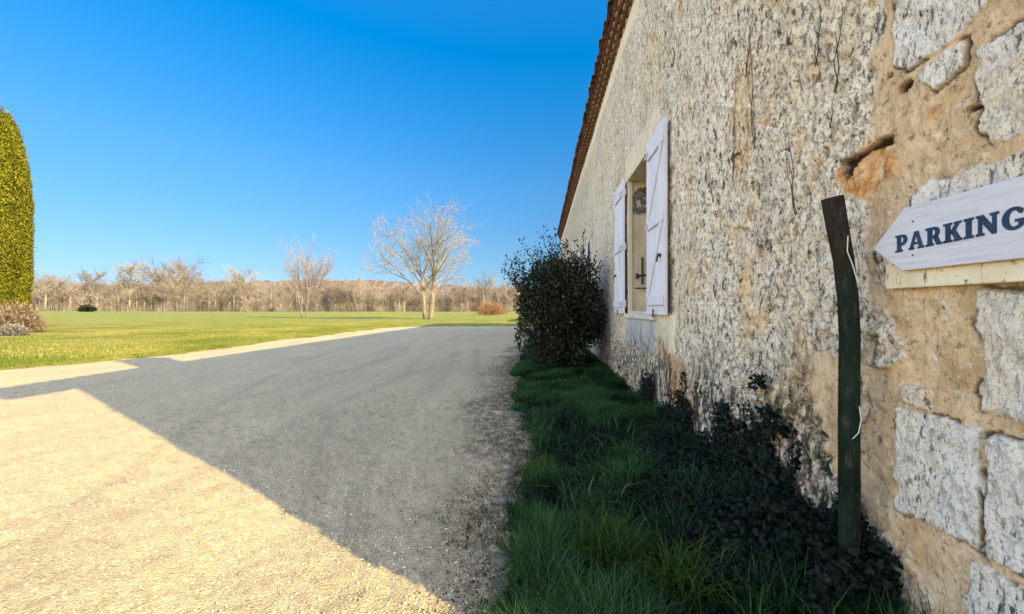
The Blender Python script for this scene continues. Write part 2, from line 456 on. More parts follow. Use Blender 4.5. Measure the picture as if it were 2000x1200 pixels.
M_WOODBARK = m_plain('woodland_bark', (0.31, 0.265, 0.215), 0.45, 0.12, 0.1, 20)  # haze put into the bark colour here too, paler and greyer
M_STEM = m_plain('bush_stem', (0.05, 0.04, 0.03), 0.3, 9, 0.3)
def shutter_material():
    n = NT('weathered_white_paint')
    c = n.ramp(n.noise(7, 5, 0.65, n.mapc((1, 1, 0.2))), [(0.3, (0.53, 0.53, 0.58)), (0.7, (0.67, 0.67, 0.72))])
    c = n.mix(n.ramp(n.noise(26, 6, 0.75, n.mapc((1, 1, 0.22))), [(0.60, 0.0), (0.70, 0.65)]), c, (0.30, 0.27, 0.25))
    n.color(c); n.rough(0.6); n.bump(n.noise(50, 4, 0.6, n.mapc((1, 1, 0.2))), 0.3, 0.006)
    return n.m
M_SHUTTER = shutter_material()
M_FRAME = m_plain('cream_painted_wood', (0.62, 0.53, 0.38), 0.15, 5, 0.2, 50, 0.6, 0.3, (1, 1, 0.2))
M_IRON = m_plain('dark_iron', (0.03, 0.026, 0.024), 0.4, 20, 0.3, 60, 0.55, 0.4)
M_HINGE = m_plain('painted_hinge', (0.45, 0.40, 0.41), 0.2, 20, 0.2)
M_REVEAL = m_plain('cream_plaster_reveal', (0.62, 0.52, 0.36), 0.22, 7, 0.4, 35)
M_STONE = m_plain('pale_sill_stone', (0.55, 0.52, 0.46), 0.2, 9, 0.5, 40)
M_EDGE = m_plain('edging_stone', (0.17, 0.155, 0.12), 0.6, 14, 0.6, 40)
M_GLASS = m_plain('dark_window_glass', (0.02, 0.025, 0.03), 0.1, 3, 0.0, 10, 0.08, 0.6)
M_PEB = m_leaf('pebble', (0.36, 0.28, 0.17), (0.80, 0.67, 0.46), 0.0, 0.95, 0.1)

def tile_material():
    n = NT('terracotta_tile')
    a = n.noise(3.3, 5, 0.65)
    cells = n.voro(4.2, n.mapc((1, 1, 1)), out='Color')
    c = n.ramp(a, [(0.28, (0.05, 0.022, 0.011)), (0.5, (0.15, 0.062, 0.026)), (0.72, (0.30, 0.135, 0.055))])
    c = n.mix(0.35, c, n.mix(1.0, c, n.ramp(cells, [(0.1, 0.35), (0.9, 1.0)]), 'MULTIPLY'))
    c = n.mix(n.ramp(n.noise(30, 5, 0.7), [(0.52, 0.0), (0.62, 0.55)]), c, (0.07, 0.055, 0.045))
    n.color(c); n.rough(0.9); n.bump(n.noise(45, 4, 0.7), 0.3, 0.01)
    return n.m
M_TILE = tile_material()
M_ROOFMORTAR = m_plain('cornice_mortar', (0.46, 0.33, 0.19), 0.35, 9, 0.4, 40)

def sign_material():
    n = NT('painted_sign_board')
    g = n.noise(3.0, 6, 0.7, n.mapc((1, 1.4, 26)), 0.4)
    c = n.ramp(g, [(0.25, (0.40, 0.40, 0.44)), (0.5, (0.55, 0.55, 0.60)), (0.8, (0.62, 0.62, 0.67))])
    d = n.noise(40, 5, 0.7)
    c = n.mix(n.ramp(d, [(0.62, 0.0), (0.70, 0.5)]), c, (0.33, 0.32, 0.32))
    c = n.mix(n.ramp(n.noise(9, 6, 0.75, n.mapc((1, 0.6, 4))), [(0.56, 0.0), (0.68, 0.5)]), c, (0.42, 0.40, 0.38))
    n.color(c); n.rough(0.7); n.bump(g, 0.25, 0.004)
    return n.m
M_SIGN = sign_material()
M_SIGNEDGE = m_plain('bare_board_edge', (0.55, 0.42, 0.27), 0.3, 12, 0.3, 60)
M_LETTER = m_plain('navy_letter_paint', (0.022, 0.045, 0.09), 0.3, 25, 0.1, 60, 0.75)
def backing_material():
    n = NT('chipped_cream_board')
    c = n.ramp(n.noise(8, 5, 0.6), [(0.3, (0.60, 0.51, 0.34)), (0.7, (0.76, 0.69, 0.52))])
    c = n.mix(n.ramp(n.noise(45, 5, 0.75, n.mapc((1, 1, 0.5))), [(0.56, 0.0), (0.63, 0.9)]), c, (0.11, 0.085, 0.06))
    n.color(c); n.rough(0.9); n.bump(n.noise(60, 4, 0.7), 0.3, 0.006)
    return n.m
M_BACK = backing_material()
def post_material():
    n = NT('old_green_post')
    c = n.ramp(n.noise(6, 5, 0.65, n.mapc((1, 1, 0.4))), [(0.3, (0.004, 0.007, 0.005)), (0.55, (0.010, 0.022, 0.014)), (0.8, (0.026, 0.030, 0.018))])
    z = n.ramp(n.math('ADD', n.sep()[2], n.math('MULTIPLY', n.noise(9, 4), 0.2)), [(0.0, 0.0), (1.0, 1.0)])
    top = n.ramp(n.math('SUBTRACT', n.math('ADD', n.sep()[2], n.math('MULTIPLY', n.noise(13, 6, 0.7, n.mapc((1, 1, 0.4))), 0.5)), 1.0), [(0.52, 0.0), (0.72, 1.0)])
    c = n.mix(top, c, n.ramp(n.noise(30, 5, 0.7, n.mapc((1, 1, 0.2))), [(0.3, (0.010, 0.008, 0.006)), (0.7, (0.036, 0.027, 0.02))]))
    c = n.mix(n.ramp(n.noise(48, 5, 0.75, n.mapc((1, 1, 0.3))), [(0.54, 0.0), (0.64, 0.7)]), c, (0.055, 0.05, 0.036))
    n.color(c); n.rough(0.85); n.b.inputs['Specular IOR Level'].default_value = 0.1; n.bump(n.noise(35, 6, 0.8, n.mapc((1, 1, 0.35))), 0.9, 0.01)
    return n.m
M_POST = post_material()
M_WIRE = m_plain('galvanised_wire', (0.55, 0.53, 0.48), 0.2, 30, 0.0, 10, 0.5, 0.5)

# ------------------------------------------------------------------ ground, gravel yard, lawn
def polar_grid(radii, th0, th1, nth):
    th = np.linspace(th0, th1, nth)
    rr, tt = np.meshgrid(radii, th, indexing='ij')
    X = rr * np.sin(tt); Y = rr * np.cos(tt)
    nr = len(radii)
    i, j = np.meshgrid(np.arange(nr - 1), np.arange(nth - 1), indexing='ij')
    a = (i * nth + j).ravel()
    return X.ravel(), Y.ravel(), np.stack([a, a + 1, a + nth + 1, a + nth], 1)[:, ::-1]

def yard_sd(x, y):                         # > 0 outside the yard, on the lawn
    left = (-10.25 + 0.25 * (vnoise(y * 0.35, y * 0 + 3, 5) - 0.5) * 2 + 0.34 * (vnoise(y * 1.7, y * 0 + 9, 6) - 0.5) + 0.22 * (vnoise(y * 5, y * 0 + 9, 16) - 0.5)
            - 0.5 * sstep(9.5, 7.0, y)) - x
    far = y - 27.8 - 0.25 * (vnoise(x * 0.5, x * 0 + 2, 7) - 0.5)
    k = 3.5
    a = np.maximum(left + k, 0); b = np.maximum(far + k, 0)
    return np.minimum(np.maximum(left, far), -k * 0 + 1e9) * 0 + np.where((left > -k) & (far > -k), np.hypot(a, b) - k, np.maximum(left, far))

def lawn_h(x, y):
    s = yard_sd(x, y)
    up = -0.06 + 0.13 * sstep(-0.35, 0.45, s + 0.25 * fbm(x * 1.4, y * 1.4, 21, 3))
    bank = 0.22 * sstep(0.3, 5.0, s) * sstep(40, 14, y) * sstep(-4, -12, x)
    roll = 0.16 * fbm(x * 0.13, y * 0.13, 31, 3) * sstep(0.5, 8, s) * sstep(90, 40, np.hypot(x, y))
    rise = 0.0012 * np.maximum(0, np.hypot(x, y) - 170) + 14 * sstep(230, 900, np.hypot(x, y))
    return up + bank + roll + rise

def gravel_h(x, y):
    r = np.hypot(x, y)
    h = 0.020 * fbm(x * 0.7, y * 0.7, 3, 3)
    # shallow wheel ruts running up the yard
    w = 0.6 * np.sin(y * 0.21)
    for xc in (-2.2, -3.9, -6.0):
        h = h - 0.024 * np.exp(-((x - xc - w + (y - 6) * 0.10) / 0.22) ** 2)
    h = h + 0.020 * fbm(x * 7, y * 7, 8, 3) * sstep(24, 9, r) + 0.018 * fbm(x * 28, y * 28, 9, 2) * sstep(10, 4, r)
    return h - 0.006

X, Y, Q = polar_grid(np.concatenate([[0.02], np.geomspace(0.6, 60, 330)]), R(-180), R(180), 1400)
keep = np.ones(len(Q), bool)
def verge_left(y):
    return -0.20 - 0.06 * np.clip(y - 2.5, 0, 6) - 0.12 * (vnoise(y * 1.6, y * 0 + 4, 44) - 0.5) * 2 - 0.06 * (vnoise(y * 6, y * 0 + 4, 45) - 0.5)
dirt = sstep(.75, .0, verge_left(Y) - X + .9 * fbm(X * 2.2, Y * 1.4, 47, 3)) * (Y > 0)
track = np.zeros(len(X))
for (x0_, k1, k2, off_) in ((-2.6, -.10, .030, 1.45), (-1.35, -.34, .012, 1.45), (-4.4, .10, -.004, 1.5), (-3.2, -.52, .02, 1.45)):
    for sg in (0, off_):
        d_ = X - (x0_ + sg + k1 * (Y - 3) + k2 * (Y - 3) ** 2) + .05 * (vnoise(Y * 2, Y * 0 + sg, 55) - .5)
        tr_ = sstep(.10, .07, abs(d_)) * (.45 + .55 * (np.sin(d_ * 95 + np.sin(Y * 60) * .8) > -.2))
        track = np.maximum(track, tr_ * sstep(.35, .6, vnoise(Y * .5 + x0_ * 3, Y * 0 + sg, 57)) * (Y > 1.2) * (Y < 24))
dirt = np.maximum(dirt, .22 * sstep(.12, .3, fbm(X * .5, Y * .8, 49, 3)))
np_mesh('gravel_yard', np.stack([X, Y, gravel_h(X, Y)], 1), Q, M_GRAVEL, smooth=True, attrs=dict(dirt=dirt, track=track))['kind'] = 'structure'
bpy.data.objects['gravel_yard']['label'] = 'pale limestone gravel yard with wheel tracks'

X, Y, Q = polar_grid(np.concatenate([np.geomspace(5, 60, 150), np.geomspace(62, 3500, 60)]), R(-180), R(180), 900)
Z = lawn_h(X, Y)
np_mesh('lawn', np.stack([X, Y, Z], 1), Q, M_LAWN, smooth=True)['kind'] = 'structure'
bpy.data.objects['lawn']['label'] = 'winter lawn and field reaching to the woods'

# verge soil along the wall
ys = np.concatenate([np.linspace(-0.6, 3, 140), np.linspace(3.03, 26, 240)])
xs = np.linspace(-0.25, 1, 46)
VX = np.array([[verge_left(np.array([yy]))[0] * (1 - 0) + (1.36 - verge_left(np.array([yy]))[0]) * t for t in np.linspace(-0.12, 1, 46)] for yy in ys])
VY = np.repeat(ys[:, None], 46, 1)
sdv = VX - verge_left(VY)
def verge_h(x, y):
    s = x - verge_left(y)
    return -0.05 + 0.08 * sstep(-0.10, 0.34, s + .5 * fbm(x * 5, y * 5, 53, 4)) + 0.06 * sstep(0.3, 1.4, s) + 0.03 * fbm(x * 5, y * 5, 51, 3) * sstep(-0.1, 0.2, s)
VZ = verge_h(VX, VY)
i, j = np.meshgrid(np.arange(len(ys) - 1), np.arange(45), indexing='ij'); a = (i * 46 + j).ravel()
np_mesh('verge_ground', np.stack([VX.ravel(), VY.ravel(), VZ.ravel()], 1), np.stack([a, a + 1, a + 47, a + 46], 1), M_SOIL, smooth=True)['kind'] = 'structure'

# ------------------------------------------------------------------ the long stone farmhouse
D = 1.325                                   # wall plane
Y0, Y1 = 0.54, 24.8
HW = 5.60                                   # top of the plain wall
house = empty('stone_farmhouse', (D, Y0, 0))
tag(house, 'long stone farmhouse with rough pale lichen-flecked wall, white shutters and tiled eaves', 'house')
WIN = [(4.45, 5.75, 1.22, 3.15), (10.9, 12.1, 1.45, 3.05)]      # openings in the long wall: y0, y1, z0, z1

def wy(px): return F * D / (px - 1055.0)
def wh(px, py): return EYE - (py - 604.0) / F * wy(px)

q = np.linspace(1 / 0.97, 1 / Y1, 560)
cols = np.concatenate([np.linspace(Y0, 0.96, 26), 1 / q])
for (a, b, c, d) in WIN:
    for v in (a, b): cols[np.argmin(abs(cols - v))] = v
rows = np.concatenate([np.arange(-0.10, 2.8, 0.0065), np.arange(2.8, HW, 0.011), [HW]])
for (a, b, c, d) in WIN:
    for v in (c, d): rows[np.argmin(abs(rows - v))] = v
GY, GZ = np.meshgrid(cols, rows, indexing='ij')
gy, gz = GY.ravel(), GZ.ravel()
dcol = np.gradient(cols); dc = np.repeat(dcol[:, None], len(rows), 1).ravel()
fade = lambda lam: np.clip(lam / (2.2 * dc) - 0.4, 0, 1)          # drop detail the grid cannot carry
wob = 0.022 * fbm(gy * 14, gz * 14, 61, 4) * 2
wob2 = 0.05 * fbm(gy * 7, gz * 7, 66, 4) * 2

def rect(y0, y1, z0, z1): return [(y0, z0), (y1, z0), (y1, z1), (y0, z1)]
stones = [
    [(1.44, 2.62), (1.445, 2.165), (1.39, 2.11), (1.125, 2.135), (1.10, 2.62)],
    [(1.10, 2.62), (1.09, 2.15), (0.62, 2.16), (0.62, 2.62)],
    [(1.37, 2.085), (1.20, 2.10), (1.20, 2.01), (1.30, 1.985)],
    [(1.176, 2.045), (0.60, 2.04), (0.60, 1.735), (1.13, 1.735), (1.165, 1.82)],
    [(1.40, 1.60), (1.36, 1.68), (0.72, 1.70), (0.72, 1.40), (1.40, 1.40)],
    [(1.163, 1.30), (0.68, 1.305), (0.68, 0.932), (1.163, 0.935)],
    [(1.44, 0.885), (1.160, 0.892), (1.155, 0.515), (1.44, 0.505)],
    [(1.145, 0.890), (0.60, 0.892), (0.60, 0.52), (1.148, 0.515)],
    [(1.18, 0.485), (0.68, 0.495), (0.68, 0.10), (1.20, 0.12)],
    [(1.14, 3.02), (0.58, 3.02), (0.58, 2.66), (1.14, 2.66)],
    [(1.36, 3.42), (0.58, 3.42), (0.58, 3.05), (1.36, 3.05)],
    [(1.12, 3.80), (0.58, 3.80), (0.58, 3.45), (1.12, 3.45)],
]
stone = np.zeros(len(gy)); relief_stone = np.zeros(len(gy)); edge = np.zeros(len(gy))
near = gy < 1.75
for k, p in enumerate(stones):
    s = np.full(len(gy), -1.0)
    s[near] = poly_sd(gy[near], gz[near], p) + wob[near] * 0.9 + 0.035 * np.minimum(0.04, fbm(gy[near] * 16, gz[near] * 16, 68 + k, 4)) + 0.014 * fbm(gy[near] * 45, gz[near] * 45, 67, 3)
    stone = np.maximum(stone, sstep(-0.002, 0.006, s))
    relief_stone = np.maximum(relief_stone, sstep(-0.006, 0.010, s) * (0.001 + 0.006 * ((k * 37) % 10) / 10))
    edge = np.maximum(edge, sstep(0.009, 0.001, abs(s + 0.006)) * sstep(0.47, 0.62, vnoise(gy * 11, gz * 11, 71 + k)))
# small rubble stones in the mortar, rough ones
rough_polys = [
    [(1.60, 1.30), (1.47, 1.24), (1.385, 1.13), (1.39, 1.06), (1.50, 1.01), (1.60, 1.05)],
    [(1.42, 0.98), (1.31, 0.965), (1.32, 0.915), (1.41, 0.91)],
    [(1.62, 0.36), (1.46, 0.40), (1.28, 0.28), (1.22, 0.0), (1.62, 0.0)],
    [(1.30, 1.30), (1.235, 1.30), (1.23, 1.22), (1.27, 1.19)],
    [(1.43, 1.50), (1.52, 1.52), (1.53, 1.36), (1.44, 1.33)],
]
roughm = np.zeros(len(gy))
for k, p in enumerate(rough_polys):
    s = np.full(len(gy), -1.0); s[near] = poly_sd(gy[near], gz[near], p) + wob2[near] * 0.6
    roughm = np.maximum(roughm, sstep(-0.004, 0.008, s))
# tan mortar round the corner stones
mb = 1.565 + 0.05 * fbm(gz * 3.2, gz * 0 + 1, 81, 4) * 2 + wob2 * 0.8
mort = sstep(0.012, -0.012, gy - mb)
s = np.full(len(gy), -1.0); wl = gy < 2.4
s[wl] = poly_sd(gy[wl], gz[wl], [(1.90, 1.05), (1.80, 1.06), (1.66, 0.98), (1.60, 0.60), (1.66, 0.45), (1.78, 0.62), (1.84, 0.84)]) + wob2[wl]
mort = np.maximum(mort, sstep(-0.01, 0.012, s))
up = (gz > 2.3) & (gy > 1.47 + wob2)
mort = np.where(up, mort * 0.0, mort)
mort = mort * (1 - roughm) * (1 - stone)
# further stones showing through the render low down and here and there
f1, f2 = worley(gy * 3.6 + 0.4 * fbm(gy * 4, gz * 4, 93) , gz * 6.0, 95)
rub = sstep(0.62, 0.8, vnoise(gy * 0.9, gz * 1.1, 97) + 0.25 * sstep(1.1, 0.3, gz))
# plaster bits
def soft(poly, amp=1.0, e=0.02):
    return sstep(-e, e, poly_sd(gy, gz, poly) + wob2 * amp)
plaster = np.maximum(soft(rect(3.78, 4.40, 0.78, 1.2), 0.5), sstep(5.30, 5.36, gz + wob * 0.5))
plaster = np.maximum(plaster, 0.75 * soft(rect(4.30, 5.95, 3.15, 3.55), 1.2, 0.05))
apron = soft(rect(4.40, 5.92, 0.72, 1.22), 0.5)
ochre = 0.75 * soft([(4.25, 0.92), (3.5, 0.72), (3.3, 0.36), (3.9, 0.34)], 2.0, 0.08)
s = np.full(len(gy), -1.0)
s[wl] = poly_sd(gy[wl], gz[wl], [(1.71, 1.87), (1.58, 1.89), (1.44, 1.86), (1.46, 1.77), (1.56, 1.70), (1.66, 1.74)]) + wob2[wl]
ochre = np.maximum(ochre, sstep(-0.02, 0.02, s))
ochre = np.maximum(ochre, 0.8 * sstep(0.035, 0.0, np.hypot((gy - 1.92) / 1.0, (gz - 2.12) / 1.5) + wob2))
ochre = ochre * sstep(.25, .6, vnoise(gy * 30, gz * 30, 121) + .30)
ochre = np.maximum(ochre, 0.7 * sstep(0.05, 0.0, np.hypot((gy - 1.30) / 1.8, (gz - 1.92) / 0.8) + wob2))
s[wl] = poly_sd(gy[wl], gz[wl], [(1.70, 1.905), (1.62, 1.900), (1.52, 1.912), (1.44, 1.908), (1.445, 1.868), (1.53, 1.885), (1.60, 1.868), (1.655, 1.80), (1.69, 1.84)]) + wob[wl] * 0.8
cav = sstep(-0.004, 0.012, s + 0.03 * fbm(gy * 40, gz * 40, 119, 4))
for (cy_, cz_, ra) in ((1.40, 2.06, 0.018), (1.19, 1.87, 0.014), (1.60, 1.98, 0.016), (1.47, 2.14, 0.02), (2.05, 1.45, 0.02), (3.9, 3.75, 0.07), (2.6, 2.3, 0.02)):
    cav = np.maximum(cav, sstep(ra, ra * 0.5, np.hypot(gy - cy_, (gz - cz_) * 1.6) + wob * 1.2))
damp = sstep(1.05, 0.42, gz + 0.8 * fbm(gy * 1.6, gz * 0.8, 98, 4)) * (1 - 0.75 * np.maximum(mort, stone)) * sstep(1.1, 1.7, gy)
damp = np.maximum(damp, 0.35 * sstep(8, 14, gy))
smoothm = np.clip(mort + plaster + apron, 0, 1)
# relief, metres out of the wall
rel = 0.03 * fbm(gy * 0.8, gz * 0.8, 101, 3) * fade(1.2)
lump1, lump2 = worley(gy * 21 + fbm(gy * 9, gz * 9, 103) * 1.2, gz * 14 + fbm(gy * 9, gz * 9, 104) * 1.2, 105)
crepi = (0.020 * fbm(gy * 9, gz * 6, 107, 4) * fade(0.10) + 0.014 * (0.45 - lump1) * fade(0.05) + 0.034 * fbm(gy * 40, gz * 24, 109, 3) * fade(0.03))
rub_r = 0.03 * sstep(0.02, 0.22, f2 - f1) * rub * fade(0.25) * sstep(1.0, .7, gz)
rel = rel + (crepi + rub_r) * (1 - 0.72 * smoothm) * (1 - 0.62 * stone)
rel = rel + (0.012 + 0.02 * (0.5 - lump1)) * roughm * (1 + 0 * gy) + relief_stone - 0.007 * mort * (1 - stone)
rel = rel + 0.010 * fbm(gy * 24, gz * 24, 111, 5) * stone + (0.010 * fbm(gy * 22, gz * 22, 113, 5) + 0.007 * np.minimum(0, fbm(gy * 60, gz * 60, 115, 3) + .1)) * mort
rel = rel - 0.03 * cav - 0.010 * edge + 0.008 * plaster + 0.010 * apron
brk = fbm(gy * 2.6, gz * 2.4, 123, 5)
rel = rel - 0.016 * sstep(.10, .13, brk) * fade(.3) * (1 - smoothm) * (1 - stone) - .02 * sstep(.20, .24, fbm(gy * 9, gz * 5, 125, 4)) * fade(.1) * (1 - smoothm) * (1 - stone)
nrw = len(rows)
i, j = np.meshgrid(np.arange(len(cols) - 1), np.arange(nrw - 1), indexing='ij')
a = (i * nrw + j).ravel()
cyc = (cols[:-1] + cols[1:]) / 2; rzc = (rows[:-1] + rows[1:]) / 2
CY, CZ = np.meshgrid(cyc, rzc, indexing='ij'); CY, CZ = CY.ravel(), CZ.ravel()
keep = np.ones(len(a), bool)
for (y0, y1, z0, z1) in WIN:
    keep &= ~((CY > y0) & (CY < y1) & (CZ > z0) & (CZ < z1))
a = a[keep]
Q = np.stack([a, a + 1, a + nrw + 1, a + nrw], 1)
V = np.stack([D - rel, gy, gz], 1)
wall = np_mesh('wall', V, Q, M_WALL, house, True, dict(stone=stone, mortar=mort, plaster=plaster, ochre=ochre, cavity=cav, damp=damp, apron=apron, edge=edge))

# the other three walls, with the gables
XB = D + 8.0
RIDGE_X = D + 4.0
EAVE_Z = 6.04
PITCH = 0.33
def plain_attrs(o): pass
w = MB()
w.prism([(D + 0.03, -0.1), (XB, -0.1), (XB, HW + 0.2), (RIDGE_X, HW + 0.3 + 4 * PITCH), (D + 0.03, HW + 0.2)], 1, Y0 + 0.02, Y0 + 0.5)
w.build('gable_wall', M_WALL, house)
w = MB()
w.prism([(D + 0.03, -0.1), (XB, -0.1), (XB, HW + 0.2), (RIDGE_X, HW + 0.3 + 4 * PITCH), (D + 0.03, HW + 0.2)], 1, Y1 - 0.5, Y1)
w.build('gable_wall', M_WALL, house)
w = MB(); w.box((XB - 0.5, Y0 + 0.5, -0.1), (XB - 0.002, Y1 - 0.5, HW + 0.2)); w.build('wall', M_WALL, house)

# cornice: three courses of half-round tiles, each stepping out under the eave
OVER = 0.20
def half_tile(mbv, mbf, x0, x1, yc, z0, r, thick, slope=0.0, n=7, up=True):
    """half-round shell running from x0 (inner) to x1 (outer edge)"""
    b = len(mbv)
    for (x, dz) in ((x0, slope * (x0 - x1)), (x1, 0.0)):
        for rr in (r, r - thick):
            for k in range(n):
                a = PI * k / (n - 1)
                mbv.append((x, yc + rr * math.cos(a), z0 + dz + rr * 0.9 * math.sin(a) * (1 if up else -1)))
    def id_(e, s, k): return b + (e * 2 + s) * n + k
    for k in range(n - 1):
        mbf.append((id_(0, 0, k), id_(0, 0, k + 1), id_(1, 0, k + 1), id_(1, 0, k)))
        mbf.append((id_(0, 1, k), id_(1, 1, k), id_(1, 1, k + 1), id_(0, 1, k + 1)))
        mbf.append((id_(1, 0, k), id_(1, 0, k + 1), id_(1, 1, k + 1), id_(1, 1, k)))
        mbf.append((id_(0, 0, k), id_(0, 1, k), id_(0, 1, k + 1), id_(0, 0, k + 1)))
corn = MB(); cmort = MB()
pitch_t = 0.215
for c in range(3):
    z = HW + 0.005 + c * 0.135
    out = 0.055 + c * 0.055
    cmort.box((D - out + 0.035, Y0 - 0.82, z + 0.01), (D + 0.2, Y1 - 0.01, z + 0.098))
    corn.box((D - out + 0.0, Y0 - 0.84, z + 0.1), (D + 0.18, Y1 + 0.02, z + 0.128))
    yy = Y0 - 0.74 + (c % 2) * pitch_t / 2
    while yy < Y1 - 0.05:
        half_tile(corn.v, corn.f, D + 0.1, D - out - random.uniform(0.0, 0.012), yy + random.uniform(-.006, .006), z + 0.004, pitch_t * 0.44, 0.02)
        yy += pitch_t
co_ = corn.build('cornice', M_TILE, house)
cmort.build('cornice_mortar', M_ROOFMORTAR, co_, off=house.location)

# roof: sheets of canal tiles, covers over channels
roof = MB()
zt = HW + 0.42
XE = D - OVER - 0.03
def roof_z(x): return zt + PITCH * (x - XE) if x < RIDGE_X else zt + PITCH * (2 * RIDGE_X - XE - x)
for (xa, xb) in ((XE + 0.06, RIDGE_X), (XB + 0.2, RIDGE_X)):
    za, zb = roof_z(xa), roof_z(xb)
    roof.hexa([(xa, Y0 - 0.90, za), (xb, Y0 - 0.90, zb), (xb, Y1 + 0.08, zb), (xa, Y1 + 0.08, za),
               (xa, Y0 - 0.90, za + .05), (xb, Y0 - 0.90, zb + .05), (xb, Y1 + 0.08, zb + .05), (xa, Y1 + 0.08, za + .05)])
yy = Y0 - 0.86
while yy < Y1 + 0.05:
    j1 = random.uniform(-0.02, 0.02)
    half_tile(roof.v, roof.f, XE + 0.5, XE + j1, yy, roof_z(XE + 0.5) - PITCH * 0.5 + 0.055, 0.10, 0.018, PITCH, 7, True)
    half_tile(roof.v, roof.f, XE + 0.5, XE + 0.03 + random.uniform(-.015, .015), yy + pitch_t / 2, zt + 0.075, 0.085, 0.016, PITCH, 6, False)
    # the rest of this tile row up to the ridge
    half_tile(roof.v, roof.f, RIDGE_X, XE + 0.5, yy, zt + 0.055 + PITCH * 0.5, 0.098, 0.018, PITCH, 5, True)
    yy += pitch_t
roof.tube([(RIDGE_X, Y0 - 0.90, roof_z(RIDGE_X) + 0.05), (RIDGE_X, Y1 + 0.08, roof_z(RIDGE_X) + 0.05)], 0.14, 10)
rf = roof.build('roof', M_TILE, house)
ch = MB()
CHX, CHY = 2.35, 1.72
ch.box((CHX - 0.28, CHY - 0.32, roof_z(CHX) - 0.2), (CHX + 0.28, CHY + 0.32, roof_z(CHX) + 1.25))
ch.box((CHX - 0.34, CHY - 0.38, roof_z(CHX) + 1.252), (CHX + 0.34, CHY + 0.38, roof_z(CHX) + 1.36))
ch.build('chimney', M_ROOFMORTAR, rf, off=house.location)

# windows with deep plastered reveals, sills, casements and shutters
def make_window(y0, y1, z0, z1):
    fr = MB()                               # plastered reveal
    t = 0.03; x0, x1 = D - 0.004, D + 0.5
    fr.box((x0, y1 + 0.001, z0 - 0.02), (x1, y1 + t, z1 + 0.02)); fr.box((x0, y0 - t, z0 - 0.02), (x1, y0 - 0.001, z1 + 0.02))
    fr.box((x0 + .002, y0, z1 + 0.001), (x1, y1, z1 + 0.035)); fr.box((x0 + .002, y0, z0 - 0.035), (x1, y1, z0 - 0.001))
    win = fr.build('window', M_REVEAL, house, bevel=0.004)
    f = MB()
    xf = D + 0.36
    f.box((xf, y0 + .001, z0), (xf + .06, y0 + .06, z1)); f.box((xf, y1 - .06, z0), (xf + .06, y1 - .001, z1))
    f.box((xf, y0 + .06, z0), (xf + .06, y1 - .06, z0 + .07)); f.box((xf, y0 + .06, z1 - .06), (xf + .06, y1 - .06, z1))
    ym = (y0 + y1) / 2
    f.box((xf, ym - .04, z0 + .07), (xf + .055, ym + .04, z1 - .06))
    for k in (1, 2): 
        zz = z0 + .07 + (z1 - z0 - .13) * k / 3
        f.box((xf + .01, y0 + .06, zz - .012), (xf + .05, ym - .04, zz + .012)); f.box((xf + .01, ym + .04, zz - .012), (xf + .05, y1 - .06, zz + .012))
    f.build('frame', M_FRAME, win, off=house.location)
    g = MB(); g.box((xf + .025, y0 + .055, z0 + .065), (xf + .032, y1 - .055, z1 - .055)); g.build('pane', M_GLASS, win, off=house.location)
    s = MB(); s.box((D - 0.055, y0 - 0.10, z0 - 0.10), (D + 0.06, y1 + 0.10, z0 - 0.037)); s.build('sill', M_STONE, win, bevel=0.008, off=house.location)
    l = MB(); l.box((D - 0.03, y0 - 0.05, z1 + 0.002), (D + 0.03, y1 + 0.05, z1 + 0.05)); l.build('lintel', M_FRAME, win, bevel=0.004, off=house.location)
    for (ya, yb) in ((y1 - 0.035, y1 - 0.001), (y0 + 0.001, y0 + 0.035)):   # timber stops against which the shutters close
        st = MB(); st.box((D - 0.012, ya, z0), (D + 0.05, yb, z1)); st.build('shutter_stop', M_FRAME, win, bevel=0.003, off=house.location)
    return win
win_a = make_window(*WIN[0]); win_b = make_window(*WIN[1])
# iron bar catch standing in the far reveal of the near window, and dark bare rubble that also paints in the shade under the lintel
ir = MB()
ir.tube([(D + 0.20, 5.735, 1.62), (D + 0.20, 5.735, 2.02)], 0.014, 6)
ir.tube([(D + 0.12, 5.73, 1.74), (D + 0.26, 5.73, 1.76)], 0.013, 6)
ir.tube([(D + 0.12, 5.73, 1.70), (D + 0.12, 5.73, 1.78)], 0.02, 6)
ir.box((D + 0.10, 5.715, 1.555), (D + 0.29, 5.748, 1.57))
ir.build('iron_catch', M_IRON, win_a, off=house.location)
bk = MB()
for k in range(26):
    cx, cz = D + 0.05 + 0.26 * random.random(), 2.66 + 0.40 * random.random() ** .7
    rr = random.uniform(0.025, 0.065)
    bk.prism([(cx + rr * random.uniform(.6, 1.2) * math.cos(a), cz + rr * random.uniform(.6, 1.2) * math.sin(a)) for a in np.linspace(0, 2 * PI, 8)[:-1]], 1, 5.741 - 0.0007 * k, 5.7495)
bk.build('rubble_shade_patch', m_plain('grey_rubble_shade', (0.15, 0.14, 0.13), 0.8, 20, 0.6), win_a, off=house.location)

